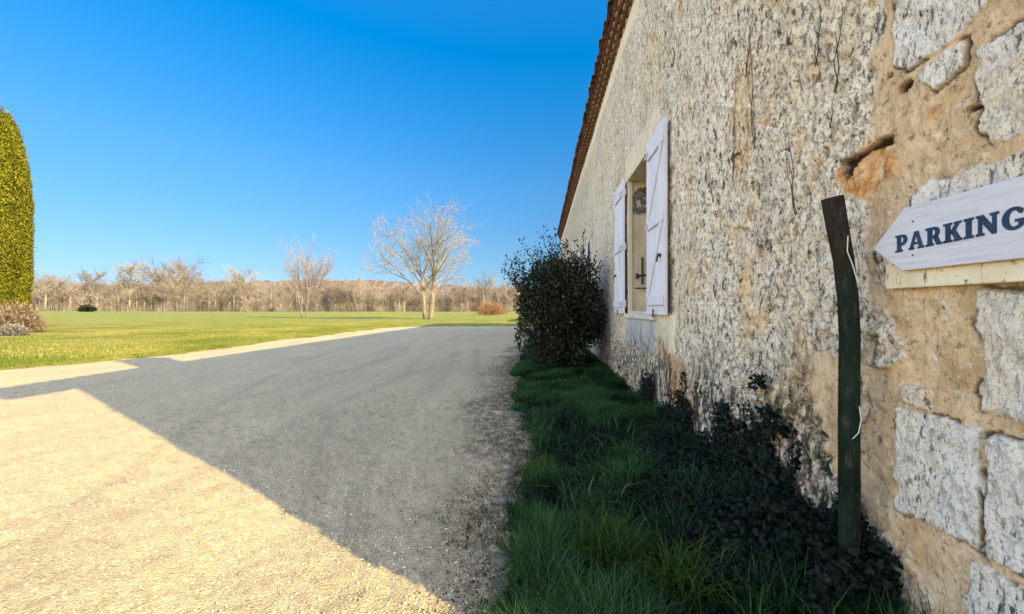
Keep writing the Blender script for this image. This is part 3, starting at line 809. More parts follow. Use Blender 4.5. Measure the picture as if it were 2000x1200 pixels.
def make_shutter(ya, yb, z0, z1, hinge_far):
    """shutter folded flat against the wall; its ledged and braced face looks out"""
    x = D - 0.075; t = 0.032
    p = MB()
    nb = 5; wd = (yb - ya) / nb
    for k in range(nb): p.box((x, ya + k * wd + .0015, z0), (x + t, ya + (k + 1) * wd - .0015, z1))
    p.box((x + 0.004, ya + .002, z0 + .002), (x + t - .004, yb - .002, z1 - .002))
    sh = p.build('shutter', M_SHUTTER, house, bevel=0.002)
    H = z1 - z0; bt = 0.024
    zs = [(z0 + 0.10, z0 + 0.21), (z0 + H * 0.5 - .05, z0 + H * 0.5 + .05), (z1 - 0.25, z1 - 0.14)]
    for (a, b) in zs:
        m = MB(); m.box((x - bt, ya + .02, a), (x - .0005, yb - .09 if not hinge_far else yb - .03, b)); m.build('batten', M_SHUTTER, sh, bevel=0.004, off=house.location)
    for (a, b) in ((zs[0][1], zs[1][0]), (zs[1][1], zs[2][0])):
        m = MB()
        yl, yr = yb - .08, ya + .08           # low end by the far edge
        if hinge_far: yl, yr = ya + .08, yb - .08
        w2 = .045
        m.hexa([(x - bt + .003, yl - w2, a), (x - .0005, yl - w2, a), (x - .0005, yl + w2, a), (x - bt + .003, yl + w2, a),
                (x - bt + .003, yr - w2, b), (x - .0005, yr - w2, b), (x - .0005, yr + w2, b), (x - bt + .003, yr + w2, b)])
        m.build('brace', M_SHUTTER, sh, bevel=0.003, off=house.location)
    yh = ya if hinge_far else yb
    for (a, b) in (zs[0], zs[1], zs[2]):
        m = MB(); zc = (a + b) / 2 + .0
        m.tube([(x + .035, yh + (-.02 if hinge_far else .02), zc - .05), (x + .035, yh + (-.02 if hinge_far else .02), zc + .05)], .015, 8)
        m.box((x - bt - .004, min(yh, yh + (.16 if hinge_far else -.16)), zc - .018), (x - bt - .0005, max(yh, yh + (.16 if hinge_far else -.16)), zc + .018))
        m.build('hinge', M_HINGE, sh, off=house.location)
    m = MB()
    yc = ya + .13 if not hinge_far else yb - .13
    zc = z0 + 0.62
    m.box((x - .03, yc - .03, zc - .015), (x - .001, yc + .03, zc + .015)); m.tube([(x - .03, yc, zc), (x - .045, yc - .02, zc - .07)], .009, 6)
    m.build('latch', M_IRON, sh, off=house.location)
    m = MB(); m.tube([(x - .02, (ya + yb) / 2, z0 - .03), (x - .02, (ya + yb) / 2, z0 + .06)], .008, 6); m.build('shutter_stay', M_IRON, sh, off=house.location)
    return sh
make_shutter(3.86, 4.52, 1.19, 3.20, False)
make_shutter(5.80, 6.46, 1.18, 3.21, True)
make_shutter(10.3, 10.9, 1.42, 3.10, False)
make_shutter(12.15, 12.75, 1.42, 3.10, True)

# ------------------------------------------------------------------ PARKING sign
SX = D - 0.055                               # face of the board
sign = empty('arrow_sign', (SX, 1.1, 1.3))
tag(sign, 'pale painted wooden arrow board reading PARKING fixed to the stone wall', 'sign')
zt_, zb_ = EYE + 0.277 * SX, EYE + 0.105 * SX
ztip = EYE + 0.180 * SX
board_poly = [(0.55, zb_), (1.062 * SX, zb_), (1.155 * SX, ztip), (1.058 * SX, zt_), (0.55, zt_)]
b = MB(); b.prism(board_poly, 0, SX, SX + 0.022)
bo = b.build('board', [M_SIGN, M_SIGNEDGE], sign, bevel=0.0025)
for p in bo.data.polygons:
    if p.normal.z < -0.5: p.material_index = 1
b = MB(); b.box((SX + 0.024, 0.52, EYE + 0.056 * D), (SX + 0.05, 1.082 * D * 1.005, EYE + 0.155 * D)); b.build('backing_board', M_BACK, sign, bevel=0.003)
# letters, heavy slab-serif capitals as outlines on a 1-high em
def arc(cx, cy, rx, ry, a0, a1, n=9):
    return [(cx + rx * math.cos(R(a0 + (a1 - a0) * k / n)), cy + ry * math.sin(R(a0 + (a1 - a0) * k / n))) for k in range(n + 1)]
LET = {
 'P': (0.74, [[(0, 0), (.46, 0), (.46, .13), (.37, .15), (.37, .36)] + arc(.42, .68, .32, .32, -90, 90) + [(0, 1), (0, .88), (.10, .86), (.10, .14), (0, .12)],
              [(.36, .53)] + arc(.40, .69, .10, .16, -90, 90) + [(.36, .85)]]),
 'A': (0.88, [[(0, 0), (.34, 0), (.34, .12), (.26, .14), (.295, .26), (.55, .26), (.585, .14), (.51, .12), (.51, 0), (.88, 0), (.88, .12), (.81, .14), (.56, 1), (.33, 1), (.07, .14), (0, .12)],
              [(.335, .40), (.425, .76), (.515, .40)]]),
 'R': (0.84, [[(0, 0), (.44, 0), (.44, .12), (.36, .14), (.36, .38), (.42, .38), (.55, .04), (.60, 0), (.86, 0), (.86, .12), (.78, .14), (.66, .42)] + arc(.44, .70, .30, .30, -40, 90) + [(0, 1), (0, .88), (.10, .86), (.10, .14), (0, .12)],
              [(.36, .54)] + arc(.40, .70, .10, .155, -90, 90) + [(.36, .855)]]),
 'K': (0.88, [[(0, 0), (.43, 0), (.43, .12), (.35, .14), (.35, .36), (.40, .42), (.54, .14), (.48, .12), (.48, 0), (.90, 0), (.90, .12), (.82, .15), (.60, .58), (.76, .85), (.86, .88), (.86, 1), (.50, 1), (.50, .88), (.55, .86), (.35, .58), (.35, .86), (.43, .88), (.43, 1), (0, 1), (0, .88), (.10, .86), (.10, .14), (0, .12)]]),
 'I': (0.46, [[(0, 0), (.45, 0), (.45, .12), (.355, .14), (.355, .86), (.45, .88), (.45, 1), (0, 1), (0, .88), (.095, .86), (.095, .14), (0, .12)]]),
 'N': (0.96, [[(0, 0), (.36, 0), (.36, .12), (.27, .14), (.27, .58), (.66, 0), (.84, 0), (.84, .86), (.93, .88), (.93, 1), (.57, 1), (.57, .88), (.66, .86), (.66, .46), (.31, 1), (0, 1), (0, .88), (.09, .86), (.09, .14), (0, .12)]]),
 'G': (0.90, [arc(.45, .5, .45, .52, 40, 330, 22) + [(.84, .46), (.48, .46), (.48, .34), (.60, .33), (.60, .18)] + arc(.46, .50, .19, .36, 300, 60, 14)[0:] + [(.62, .70), (.74, .66)]]),
}
TXT_Y0 = 1.080 * SX; TXT_H = 0.0475 * SX; sc_w = 0.0
tot = sum(LET[c][0] for c in 'PARKING') + 0.07 * 6
TXT_W = 0.292 * SX
kx = TXT_W / tot
pen = 0.0
for i_, chh in enumerate('PARKING'):
    wd, outs = LET[chh]
    cu = bpy.data.curves.new('letter', 'CURVE'); cu.dimensions = '2D'; cu.fill_mode = 'BOTH'; cu.extrude = 0.0006
    for o_ in outs:
        sp = cu.splines.new('POLY'); sp.points.add(len(o_) - 1); sp.use_cyclic_u = True
        for pt, (u, v) in zip(sp.points, o_):
            pt.co = ((pen + u) * kx, v * TXT_H + (0.0105 * SX) * (pen + u) / tot, 0, 1)
    tmp = bpy.data.objects.new('tmp', cu)
    me = bpy.data.meshes.new_from_object(tmp)
    bpy.data.objects.remove(tmp); bpy.data.curves.remove(cu)
    for v in me.vertices:
        u, h, e = v.co
        v.co = (SX - 0.0012 + e - sign.location.x, TXT_Y0 - u - sign.location.y, EYE + 0.1575 * SX + h - sign.location.z)
    me.name = 'letter'
    link_mesh('letter', me, M_LETTER, sign)
    pen += wd + 0.07
for (yy, zz) in ((1.03 * SX, ztip - .045), (1.03 * SX, ztip + .07)):
    nl = MB(); nl.tube([(SX - .002, yy, zz), (SX + .01, yy, zz)], .003, 8); nl.build('nail', M_IRON, sign)

# ------------------------------------------------------------------ old post by the wall
post = empty('wall_post', (1.21, 1.5, 0))
tag(post, 'dark green weathered post leaning by the stone wall left of the sign', 'post')
pz = np.array([-0.2, 0.3, 0.8, 1.15, 1.30, 1.45, 1.58, 1.685])
px_ = 1.208 + np.interp(pz, [-0.2, 1.1, 1.4, 1.7], [0.002, 0.0, -0.014, -0.068])
m = MB(); m.tube([(x, 1.5 + 0.004 * math.sin(z * 9), z) for x, z in zip(px_, pz)], [.037, .036, .035, .034, .034, .034, .036, .037], 14)
m.build('post_shaft', M_POST, post, smooth=False)
for pts in ([(1.172, 1.462, 1.53), (1.166, 1.458, 1.47), (1.184, 1.456, 1.42), (1.203, 1.458, 1.36), (1.210, 1.461, 1.33)],
            [(1.214, 1.474, 1.50), (1.222, 1.466, 1.42), (1.236, 1.474, 1.33), (1.234, 1.478, 1.28)],
            [(1.214, 1.461, .88), (1.220, 1.459, .83), (1.208, 1.457, .78), (1.190, 1.463, .755)]):
    m = MB(); m.tube(pts, .0021, 5); m.build('wire', M_WIRE, post, smooth=True)

# ------------------------------------------------------------------ leaves and blades
def leaf_cloud(name, P, size, mat, parent=None, up=None, aspect=1.9, fold=0.25, nrm_bias=None, seed=1, rnd=None):
    """one pointed, slightly folded leaf at each point P"""
    g = np.random.default_rng(seed); n = len(P)
    ax = g.normal(size=(n, 3))
    if up is not None: ax = ax * (1 - up[1]) + np.array(up[0]) * up[1] * 1.6
    ax /= np.linalg.norm(ax, axis=1)[:, None]
    nn = g.normal(size=(n, 3))
    if nrm_bias is not None: nn = nn * 0.55 + nrm_bias
    sd = np.cross(ax, nn); sd /= np.linalg.norm(sd, axis=1)[:, None] + 1e-9
    nr = np.cross(sd, ax)
    s = (size * (0.6 + 0.8 * g.random(n)))[:, None]
    wv = s / aspect / 1.0
    v0 = P; v1 = P + ax * s * .45 + sd * wv * .5 + nr * s * fold * .3; v2 = P + ax * s; v3 = P + ax * s * .45 - sd * wv * .5 + nr * s * fold * .3
    V = np.stack([v0, v1, v2, v3], 1).reshape(-1, 3)
    b = np.arange(n) * 4
    Fq = np.concatenate([np.stack([b, b + 1, b + 2], 1), np.stack([b, b + 2, b + 3], 1)])
    r = (g.random(n) if rnd is None else rnd)
    return np_mesh(name, V, Fq, mat, parent, False, dict(rnd=np.repeat(r, 4)))

def blades(name, x, y, z, length, width, mat, parent=None, seed=1, lean=0.5, rnd=None, wind=None):
    g = np.random.default_rng(seed); n = len(x)
    a = g.random(n) * 2 * PI; L = length * (0.55 + 0.8 * g.random(n)); le = lean * (0.3 + g.random(n))
    dx, dy = np.cos(a), np.sin(a)
    if wind is not None: dx = dx + wind[0]; dy = dy + wind[1]
    wx, wyy = -np.sin(a) * width / 2, np.cos(a) * width / 2
    B = np.stack([x, y, z], 1); Wv = np.stack([wx, wyy, 0 * wx], 1)
    def at(t):
        hor = le * L * t * t; ver = L * (t - 0.32 * le * t * t * t)
        return B + np.stack([dx * hor, dy * hor, ver], 1)
    p1 = at(0.5); p2 = at(1.0)
    V = np.stack([B - Wv, B + Wv, p1 + Wv * .8, p1 - Wv * .8, p2], 1).reshape(-1, 3)
    b = np.arange(n) * 5
    Fq = np.concatenate([np.stack([b, b + 1, b + 2], 1), np.stack([b, b + 2, b + 3], 1), np.stack([b + 3, b + 2, b + 4], 1)])
    r = g.random(n) if rnd is None else rnd
    return np_mesh(name, V, Fq, mat, parent, False, dict(rnd=np.repeat(r, 5)))

# verge grass
g = np.random.default_rng(3)
n = 190000
yv = 0.3 + 13.5 * g.random(n) ** 1.9
xv = verge_left(yv) - 0.05 + (1.36 - verge_left(yv)) * g.random(n)
dl = xv - verge_left(yv)
cl = fbm(xv * 3.0, yv * 3.0, 131, 3)
ok = (dl > 0.02 + 0.16 * (fbm(xv * 5, yv * 5, 133) + .2)) & (g.random(n) < 0.45 + cl * 1.6 + 0.35 * sstep(.05, .5, dl)) & ~((xv > D - .02))
def ivy_left(y): return np.interp(y, [0, 1.3, 1.7, 2.15, 2.6, 3.1, 3.7, 4.5], [.95, .85, .70, .50, .55, .80, 1.12, 1.30])
dense_ivy = xv > ivy_left(yv); ok &= ~(dense_ivy & (g.random(n) < 0.45))
xv, yv, dl, cl = xv[ok], yv[ok], dl[ok], cl[ok]
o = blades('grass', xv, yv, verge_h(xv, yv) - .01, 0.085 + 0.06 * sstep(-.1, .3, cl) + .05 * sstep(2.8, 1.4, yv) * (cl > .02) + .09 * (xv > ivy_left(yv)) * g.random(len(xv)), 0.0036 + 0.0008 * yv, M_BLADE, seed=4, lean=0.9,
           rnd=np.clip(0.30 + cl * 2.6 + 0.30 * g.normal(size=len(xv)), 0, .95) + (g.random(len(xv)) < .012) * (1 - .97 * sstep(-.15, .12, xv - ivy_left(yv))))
tag(o, 'dark green grass growing in the shade along the wall', 'grass', kind='stuff')
for k, (cx, cy, nb, ra, ln, lab) in enumerate([(-0.24, 1.50, 420, .12, .07, 'short sunlit yellow grass at the near end of the verge'), (0.32, 1.86, 520, .13, .20, 'bright green tuft of long grass nearest the camera in the shaded verge'),
                                        (-0.02, 2.85, 260, .09, .17, 'yellowish tuft of grass rising beside the edging stones'),
                                        (0.62, 1.62, 320, .13, .19, 'loose arching tuft of grass at the foot of the ivy')]):
    a = g.random(nb) * 2 * PI; r_ = ra * np.sqrt(g.random(nb))
    x, y = cx + r_ * np.cos(a), cy + r_ * np.sin(a)
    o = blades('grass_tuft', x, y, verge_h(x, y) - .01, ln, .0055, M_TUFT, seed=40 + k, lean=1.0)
    tag(o, lab, 'grass', group='grass tufts in the verge')
nbr = 2600
yb = 1.35 + 2.6 * g.random(nbr) ** 1.5; xb = verge_left(yb) + .02 + 1.0 * g.random(nbr)
okb = (fbm(xb * 4, yb * 4, 191, 3) > .02) & (xb < ivy_left(yb) + .1); xb, yb = xb[okb], yb[okb]
o = blades('broad_grass', xb, yb, verge_h(xb, yb) - .01, .17, .0075, m_leaf('broad_blade', (0.003, 0.016, 0.008), (0.065, 0.15, 0.045), .3, .45, dry=(.24, .2, .1)), seed=61, lean=1.35)
tag(o, 'broad arching grass blades in the near verge', 'grass', kind='stuff')
# sunlit rough grass at the foot of the verge is part of the same mass; lawn edge blades
n = 90000
yl = 5.5 + 26 * g.random(n) ** 1.5
xl = -10.25 - 0.35 + 0.5 - 9 * g.random(n) ** 2.2
s_ = yard_sd(xl, yl)
ok = (s_ > -0.12 + 0.3 * fbm(xl * 2, yl * 2, 141)) & (lawn_h(xl, yl) > 0.005)
xl, yl = xl[ok], yl[ok]
cl = fbm(xl * .6, yl * .6, 143, 4)
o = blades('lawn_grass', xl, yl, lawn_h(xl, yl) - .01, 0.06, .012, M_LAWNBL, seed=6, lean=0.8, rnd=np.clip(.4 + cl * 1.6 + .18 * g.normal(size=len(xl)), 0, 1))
tag(o, 'short sunlit winter grass along the lawn edge', 'grass', kind='stuff')

# ivy on the ground and climbing the foot of the wall
def ivy_leaves(name, P, N, size, mat, parent, seed):
    g = np.random.default_rng(seed); n = len(P)
    ol = np.array([(0, -.5), (.28, -.42), (.52, -.1), (.24, .05), (.34, .34), (0, .62), (-.34, .34), (-.24, .05), (-.52, -.1), (-.28, -.42)])
    t = g.normal(size=(n, 3)); N = N + 0.55 * g.normal(size=(n, 3)); N /= np.linalg.norm(N, axis=1)[:, None]
    u = np.cross(N, t); u /= np.linalg.norm(u, axis=1)[:, None]; w = np.cross(N, u)
    s = (size * (.55 + .9 * g.random(n)))[:, None, None]
    V = P[:, None, :] + s * (ol[None, :, 0:1] * u[:, None, :] + ol[None, :, 1:2] * w[:, None, :] - 0.25 * (ol[None, :, 0:1] ** 2) * N[:, None, :])
    b = np.arange(n)[:, None] * 10 + np.arange(10)[None, :]
    return np_mesh(name, V.reshape(-1, 3), b, mat, parent, False, dict(rnd=np.repeat(g.random(n), 10)))
ivy = empty('ivy', (1.0, 2.0, 0))
tag(ivy, 'dark ivy spreading over the ground and up the foot of the wall', 'ivy')
n = 34000
yi = 0.9 + 3.1 * g.random(n); xi = 0.42 + 0.9 * g.random(n) ** .8 + .10 * (yi - 1.6)
ok = (xi < D - .02) & (xi > ivy_left(yi) + .35 * fbm(xi * 5, yi * 5, 151, 4)) & (yi > 1.44 + .5 * fbm(xi * 6, yi * 6, 157, 3)) & ~((abs(xi - 1.19) < .045) & (abs(yi - 1.5) < .05))
xi, yi = xi[ok], yi[ok]
zi = verge_h(xi, yi) + .02 + (.11 + .15 * sstep(.85, 1.15, xi) * sstep(1.0, 1.35, yi) * sstep(2.3, 1.7, yi)) * g.random(len(xi)) * sstep(.4, .9, xi) + .05 * fbm(xi * 4, yi * 4, 153)
Pg = np.stack([xi, yi, zi], 1); Ng = np.tile(np.array([[-.35, -.35, .9]]), (len(xi), 1))
n = 30000
yw = 1.35 + 3.4 * g.random(n); zw = .05 + 1.0 * g.random(n) ** 1.5
top = .50 + .34 * (vnoise(yw * 4.5, yw * 0, 161) - .35) * 2 - .09 * np.abs(yw - 2.1)
ok = (zw < top + .2 * fbm(yw * 9, zw * 5, 163)) & (fbm(yw * 8, zw * 6, 165) > -.05 + .5 * sstep(top * .2, top, zw) - .3)
ok &= (yw > 1.5) | (zw < .42)
yw, zw = yw[ok], zw[ok]
Pw = np.stack([D - .03 - .06 * g.random(len(yw)) - .05 * sstep(.4, .05, zw), yw, zw], 1); Nw = np.tile(np.array([[-1, -.25, .45]]), (len(yw), 1))
npp = 1500                                  # thick growth round the foot of the post
xq = .93 + .30 * g.random(npp); yq = 1.37 + .10 * g.random(npp); zq = .05 + .40 * g.random(npp) ** 1.2 * sstep(.90, 1.08, xq + .12 * fbm(yq * 20, xq * 9, 171, 3)) * (.7 + .6 * vnoise(xq * 14, yq * 0, 173))
Pq = np.stack([xq, yq, zq], 1); Nq = np.tile(np.array([[-.4, -.8, .5]]), (npp, 1))
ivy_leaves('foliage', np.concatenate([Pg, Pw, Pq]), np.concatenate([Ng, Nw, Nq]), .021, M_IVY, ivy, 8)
m = MB()
for k in range(26):
    y = 1.5 + 3.0 * random.random(); z = .1; pts = []; x = D - .025
    for q_ in range(6):
        pts.append((x, y, z)); y += random.uniform(-.05, .05); z += random.uniform(.06, .16)
    m.tube(pts, .004, 4)
m.build('stem', M_STEM, ivy)
# dead creeper stems left on the upper wall
for k, (px0, py0, px1, py1, lab) in enumerate([
        (1462, 150, 1475, 20, 'thin dead creeper stem clinging high on the rough wall'),
        (1398, 395, 1385, 300, 'forked dead creeper stem on the wall right of the shutters'),
        (1640, 180, 1652, 5, 'long dead creeper stem running up beside the white corner stone'),
        (1600, 130, 1612, 10, 'short dead creeper stem high on the wall above the post'),
        (1478, 292, 1470, 70, 'longest dead creeper stem hanging down the middle of the rough wall'),
        (1560, 420, 1548, 260, 'dead creeper stem on the wall left of the top of the post'),
        (1630, 250, 1634, 190, 'knotted bit of dead creeper above the dark hole in the wall'),
        (1437, 350, 1442, 150, 'very thin dead creeper stem between the shutters and the longest stem')]):
    t = MB()
    y0_, z0_ = wy(px0), wh(px0, py0); y1_, z1_ = wy(px1), wh(px1, py1)
    for fk in range(2):
        pts = []
        for q_ in np.linspace(0, 1, 9):
            pts.append((D - .012 - .008 * random.random(), y0_ + (y1_ - y0_) * q_ + .008 * math.sin(q_ * 11 + k + fk) + fk * .035 * q_, z0_ + (z1_ - z0_) * q_ * (1 - .25 * fk)))
        t.tube(pts, np.linspace(.0028, .0012, 9), 5)
    tag(t.build('creeper_stem', M_STEM), lab, 'creeper')

# laurel bush against the wall
bush = empty('laurel_bush', (0.45, 7.9, 0))
tag(bush, 'dense dark evergreen bush standing against the wall beyond the shutters', 'bush')
n = 36000
u = g.normal(size=(n, 3)); u /= np.linalg.norm(u, axis=1)[:, None]
rr = g.random(n) ** .42
ctr = np.array([0.42, 7.9, 1.18]); rad = np.array([1.0, 1.25, 1.12])
lob = 1 + .32 * fbm(u[:, 0] * 2.4 + 5 + u[:, 1], u[:, 2] * 2.4 + u[:, 1] * 1.7, 171, 3) * 2
P = ctr + u * rad * (rr * lob)[:, None]
hole = fbm(P[:, 0] * 3 + P[:, 1], P[:, 2] * 3 - P[:, 1] * .5, 173, 3)
ok = (P[:, 2] > .05) & (P[:, 0] < D - .05) & (hole > -.22)
P = P[ok]
# loose sprays at the top and on the yard side
sp = []; stems = MB()
for k in range(64):
    a = g.random() * 2 * PI; 
    base = ctr + np.array([.75 * math.cos(a) * g.random(), .9 * math.sin(a), .55 + .3 * g.random()])
    dirn = np.array([-.35 + .5 * g.normal() * .6, .3 * g.normal(), .9 + .3 * g.random()]); dirn /= np.linalg.norm(dirn)
    L = .35 + .65 * g.random()
    if k < 14: base = ctr + np.array([-.7, -.2 + .5 * g.normal() * .6, .25 + .6 * g.random()]); dirn = np.array([-.75, 0, .55 + .5 * g.random()]); dirn /= np.linalg.norm(dirn); L = .3 + .4 * g.random()
    if base[0] + dirn[0] * L > D - .06: dirn[0] = -abs(dirn[0])
    pts = [base + dirn * L * t + np.array([0, 0, -.10 * t * t]) for t in np.linspace(0, 1, 5)]
    stems.tube(pts, np.linspace(.008, .003, 5), 4)
    for t in g.random(24): sp.append(base + dirn * L * t + .028 * g.normal(size=3))
sp = np.array(sp); sp = sp[sp[:, 0] < D - .03]
for k in range(22):
    a = g.random() * 2 * PI
    stems.tube([(0.42 + .15 * math.cos(a), 7.9 + .2 * math.sin(a), 0), (0.42 + .4 * math.cos(a), 7.9 + .5 * math.sin(a), .8), (.42 + .6 * math.cos(a), 7.9 + .8 * math.sin(a), 1.7)], [.02, .014, .006], 5)
Pall = np.concatenate([P, sp])
leaf_cloud('foliage', Pall, .062, M_LAUREL, bush, up=((-.2, -.2, 1), .35), aspect=2.0, seed=12, rnd=np.where(g.random(len(Pall)) < .03, 1.0, np.clip(g.random(len(Pall)) ** 1.6, 0, .95)))
stems.build('stem', M_STEM, bush)

# edging stones and litter between gravel and verge
def rock(name, c, s, mat, seed):
    bm = bmesh.new(); bmesh.ops.create_icosphere(bm, subdivisions=3, radius=1)
    rg = np.random.default_rng(seed); o1 = rg.random(3) * 9
    for v in bm.verts:
        p = np.array(v.co)
        k = 1 + .5 * float(fbm(np.array([p[0] * 1.3 + o1[0] + p[2]]), np.array([p[1] * 1.3 + o1[1] - p[2] * .7]), seed, 3)[0])
        q = np.sign(p) * np.abs(p) ** .75
        v.co = tuple(q * k * np.array(s))
    me = bpy.data.meshes.new(name); bm.to_mesh(me); bm.free()
    o = link_mesh(name, me, mat, None, True); o.location = c; o.rotation_euler = (0, 0, seed * 1.7)
    return o
est = [((-0.30, 4.55), (.10, .13, .03), 'pale flat edging stone by the verge nearest the bush'),
       ((-0.24, 2.92), (.06, .10, .026), 'grey edging stone beside the yellowish grass tuft'),
       ((-0.22, 2.50), (.05, .09, .026), 'mossy edging stone between the gravel and the near grass'),
       ((-0.20, 1.92), (.05, .07, .024), 'edging stone nearest the sunlit grass at the verge foot')]
for k, ((x, y), s, lab) in enumerate(est):
    tag(rock('edging_stone', (x, y, -.004), s, M_EDGE, 300 + k), lab, 'stone', group='edging stones along the verge')
n = 15000
yt = 1.4 + 9 * g.random(n) ** 1.6; off = g.normal(size=n) * (.11 + .012 * yt)
xt = verge_left(yt) - .10 + off
ok = (fbm(xt * 3, yt * 2.2, 181, 3) + .22 * g.normal(size=n) > .06)
xt, yt = xt[ok], yt[ok]
P = np.stack([xt, yt, np.maximum(gravel_h(xt, yt), verge_h(xt, yt)) + .006 + .02 * g.random(len(xt))], 1)
o = leaf_cloud('leaf_litter', P, .0135, M_LITTER, None, up=((0, 0, 1), 0.0), aspect=1.8, nrm_bias=np.array([0, 0, 1.2]), seed=14)
tag(o, 'dead brown leaves and moss scraps along the gravel edge', 'leaf litter', kind='stuff')
n = 9000
yt = 1.3 + 12 * g.random(n) ** 1.7; xt = verge_left(yt) - .75 * g.random(n) ** 2.4 + .16
ok = fbm(xt * 3, yt * 2.2, 183, 3) > -.0
xt, yt = xt[ok], yt[ok]
o = blades('edge_grass', xt, yt, gravel_h(xt, yt) - .004, .05, .0045, m_leaf('dull_moss_blade', (.015, .025, .007), (.12, .105, .04), .2), seed=15, lean=1.1)
tag(o, 'sparse dull grass creeping into the gravel', 'grass', kind='stuff')

# loose pebbles on the near gravel
n = 26000
th = R(-62) + R(80) * g.random(n); r_ = 1.25 + 12 * g.random(n) ** 1.7
xp, yp = r_ * np.sin(th), r_ * np.cos(th)
ok = (xp < verge_left(yp) - .02) & (yard_sd(xp, yp) < -.2)
xp, yp = xp[ok], yp[ok]; n = len(xp)
sz = (.0028 + .0058 * g.random(n) ** 3.2) * (1 + .05 * np.hypot(xp, yp))
oc = np.array([(1, 0, 0), (0, 1, 0), (-1, 0, 0), (0, -1, 0), (0, 0, 1), (0, 0, -.6)], float)
of = np.array([(0, 1, 4), (1, 2, 4), (2, 3, 4), (3, 0, 4), (1, 0, 5), (2, 1, 5), (3, 2, 5), (0, 3, 5)])
an = g.random(n) * 2 * PI
jit = oc[None] * (1 + .5 * g.normal(size=(n, 6, 1)) * .6)
jit = np.stack([jit[..., 0] * np.cos(an)[:, None] - jit[..., 1] * np.sin(an)[:, None], jit[..., 0] * np.sin(an)[:, None] + jit[..., 1] * np.cos(an)[:, None], jit[..., 2] * .65], -1)
V = np.stack([xp, yp, gravel_h(xp, yp) + sz * .25], 1)[:, None, :] + jit * sz[:, None, None]
o = np_mesh('pebbles', V.reshape(-1, 3), (np.arange(n)[:, None, None] * 6 + of[None]).reshape(-1, 3), M_PEB, None, True, dict(rnd=np.repeat(g.random(n), 6)))
tag(o, 'loose limestone pebbles scattered over the yard', 'pebbles', kind='stuff')

# ------------------------------------------------------------------ trees
def bare_tree(name, loc, seed, H, spec, label, cat='tree', group=None, bark=None, twig=None):
    """trunk(s) and limbs as one mesh, the finer branches as the crown"""
    rg = np.random.default_rng(seed)
    tr, cr = MB(), MB()
    def grow(p, d, L, r, lev):
        nseg = 5 if lev < 2 else (4 if lev < 3 else 3)
        pts = [p]; rads = [r]
        dd = np.array(d, float)
        for k in range(nseg):
            dd = dd + rg.normal(size=3) * spec['wig'][min(lev, 3)] + np.array([0, 0, spec['up'][min(lev, 3)]])
            dd /= np.linalg.norm(dd)
            pts.append(pts[-1] + dd * L / nseg); rads.append(r * (1 - (.45 if lev < spec['lev'] else .7) * (k + 1) / nseg))
        (tr if lev <= spec['trunk_lev'] else cr).tube(pts, rads, 8 if lev == 0 else (6 if lev == 1 else (4 if lev == 2 else 3)), cap=lev == 0)
        if lev >= spec['lev']: return
        nc = spec['kids'][lev]
        for c in range(nc):
            t = spec['from'][lev] + (1 - spec['from'][lev]) * (c + rg.random() * .8) / nc
            t = min(t, .999); k = int(t * nseg); f = t * nseg - k
            b = pts[k] * (1 - f) + pts[k + 1] * f
            ax = pts[k + 1] - pts[k]; ax /= np.linalg.norm(ax)
            s = np.cross(ax, rg.normal(size=3)); s /= np.linalg.norm(s)
            an = R(spec['ang'][lev] * (.7 + .6 * rg.random()))
            nd = ax * math.cos(an) + s * math.sin(an)
            grow(b, nd, L * spec['len'][lev] * (.65 + .6 * rg.random()) * (1 - .35 * (t - spec['from'][lev])), max(rads[k] * spec['rad'][lev], spec['rmin']), lev + 1)
    for (dx, d, L, r) in spec['trunks']:
        grow(np.array([loc[0] + dx, loc[1], loc[2] - .1]), np.array(d, float) / np.linalg.norm(d), L * H, r * H, 0)
    root = empty(name, loc)
    tag(root, label, cat, group)
    tr.build('trunk', bark or M_BARK_PALE, root, True)
    cr.build('crown', twig or M_TWIG_PALE, root, False)
    return root

def gz_(x, y): return float(lawn_h(np.array([x]), np.array([y]))[0])
# walnut-like tree with two pale trunks
spec2 = dict(trunks=[(-.30, (-.11, 0, 1), .34, .017), (.25, (.17, .05, 1), .40, .019)], wig=[.05, .08, .12, .15, .17], up=[.02, .05, .06, .06, .06], lev=5, trunk_lev=1,
             kids=[7, 7, 5, 4, 3], ang=[42, 42, 42, 40, 38], len=[1.12, .60, .56, .55, .6], rad=[.55, .5, .5, .55, .7], rmin=.010)
spec2['from'] = [.40, .2, .2, .15, .2]
tx, ty = (836 - 1055) / F * 44, 44
bare_tree('walnut_tree', (tx, ty, gz_(tx, ty)), 107, 15.6, spec2, 'large bare tree with two pale trunks and a wide open crown on the lawn')
spec1 = dict(trunks=[(-.2, (-.05, 0, 1), .34, .011), (.35, (.16, 0, 1), .34, .009)], wig=[.03, .04, .06, .08, .1], up=[.02, .05, .06, .06, .05], lev=4, trunk_lev=0,
             kids=[9, 7, 5, 5], ang=[23, 22, 24, 28], len=[1.55, .5, .5, .5], rad=[.6, .5, .5, .6], rmin=.011)
spec1['from'] = [.30, .15, .15, .15]
tx, ty = (592 - 1055) / F * 50, 50
bare_tree('young_tree', (tx, ty, gz_(tx, ty)), 81, 11.4, spec1, 'smaller bare tree with upright twigs on the lawn left of the big bare tree', twig=M_TWIG_BROWN)

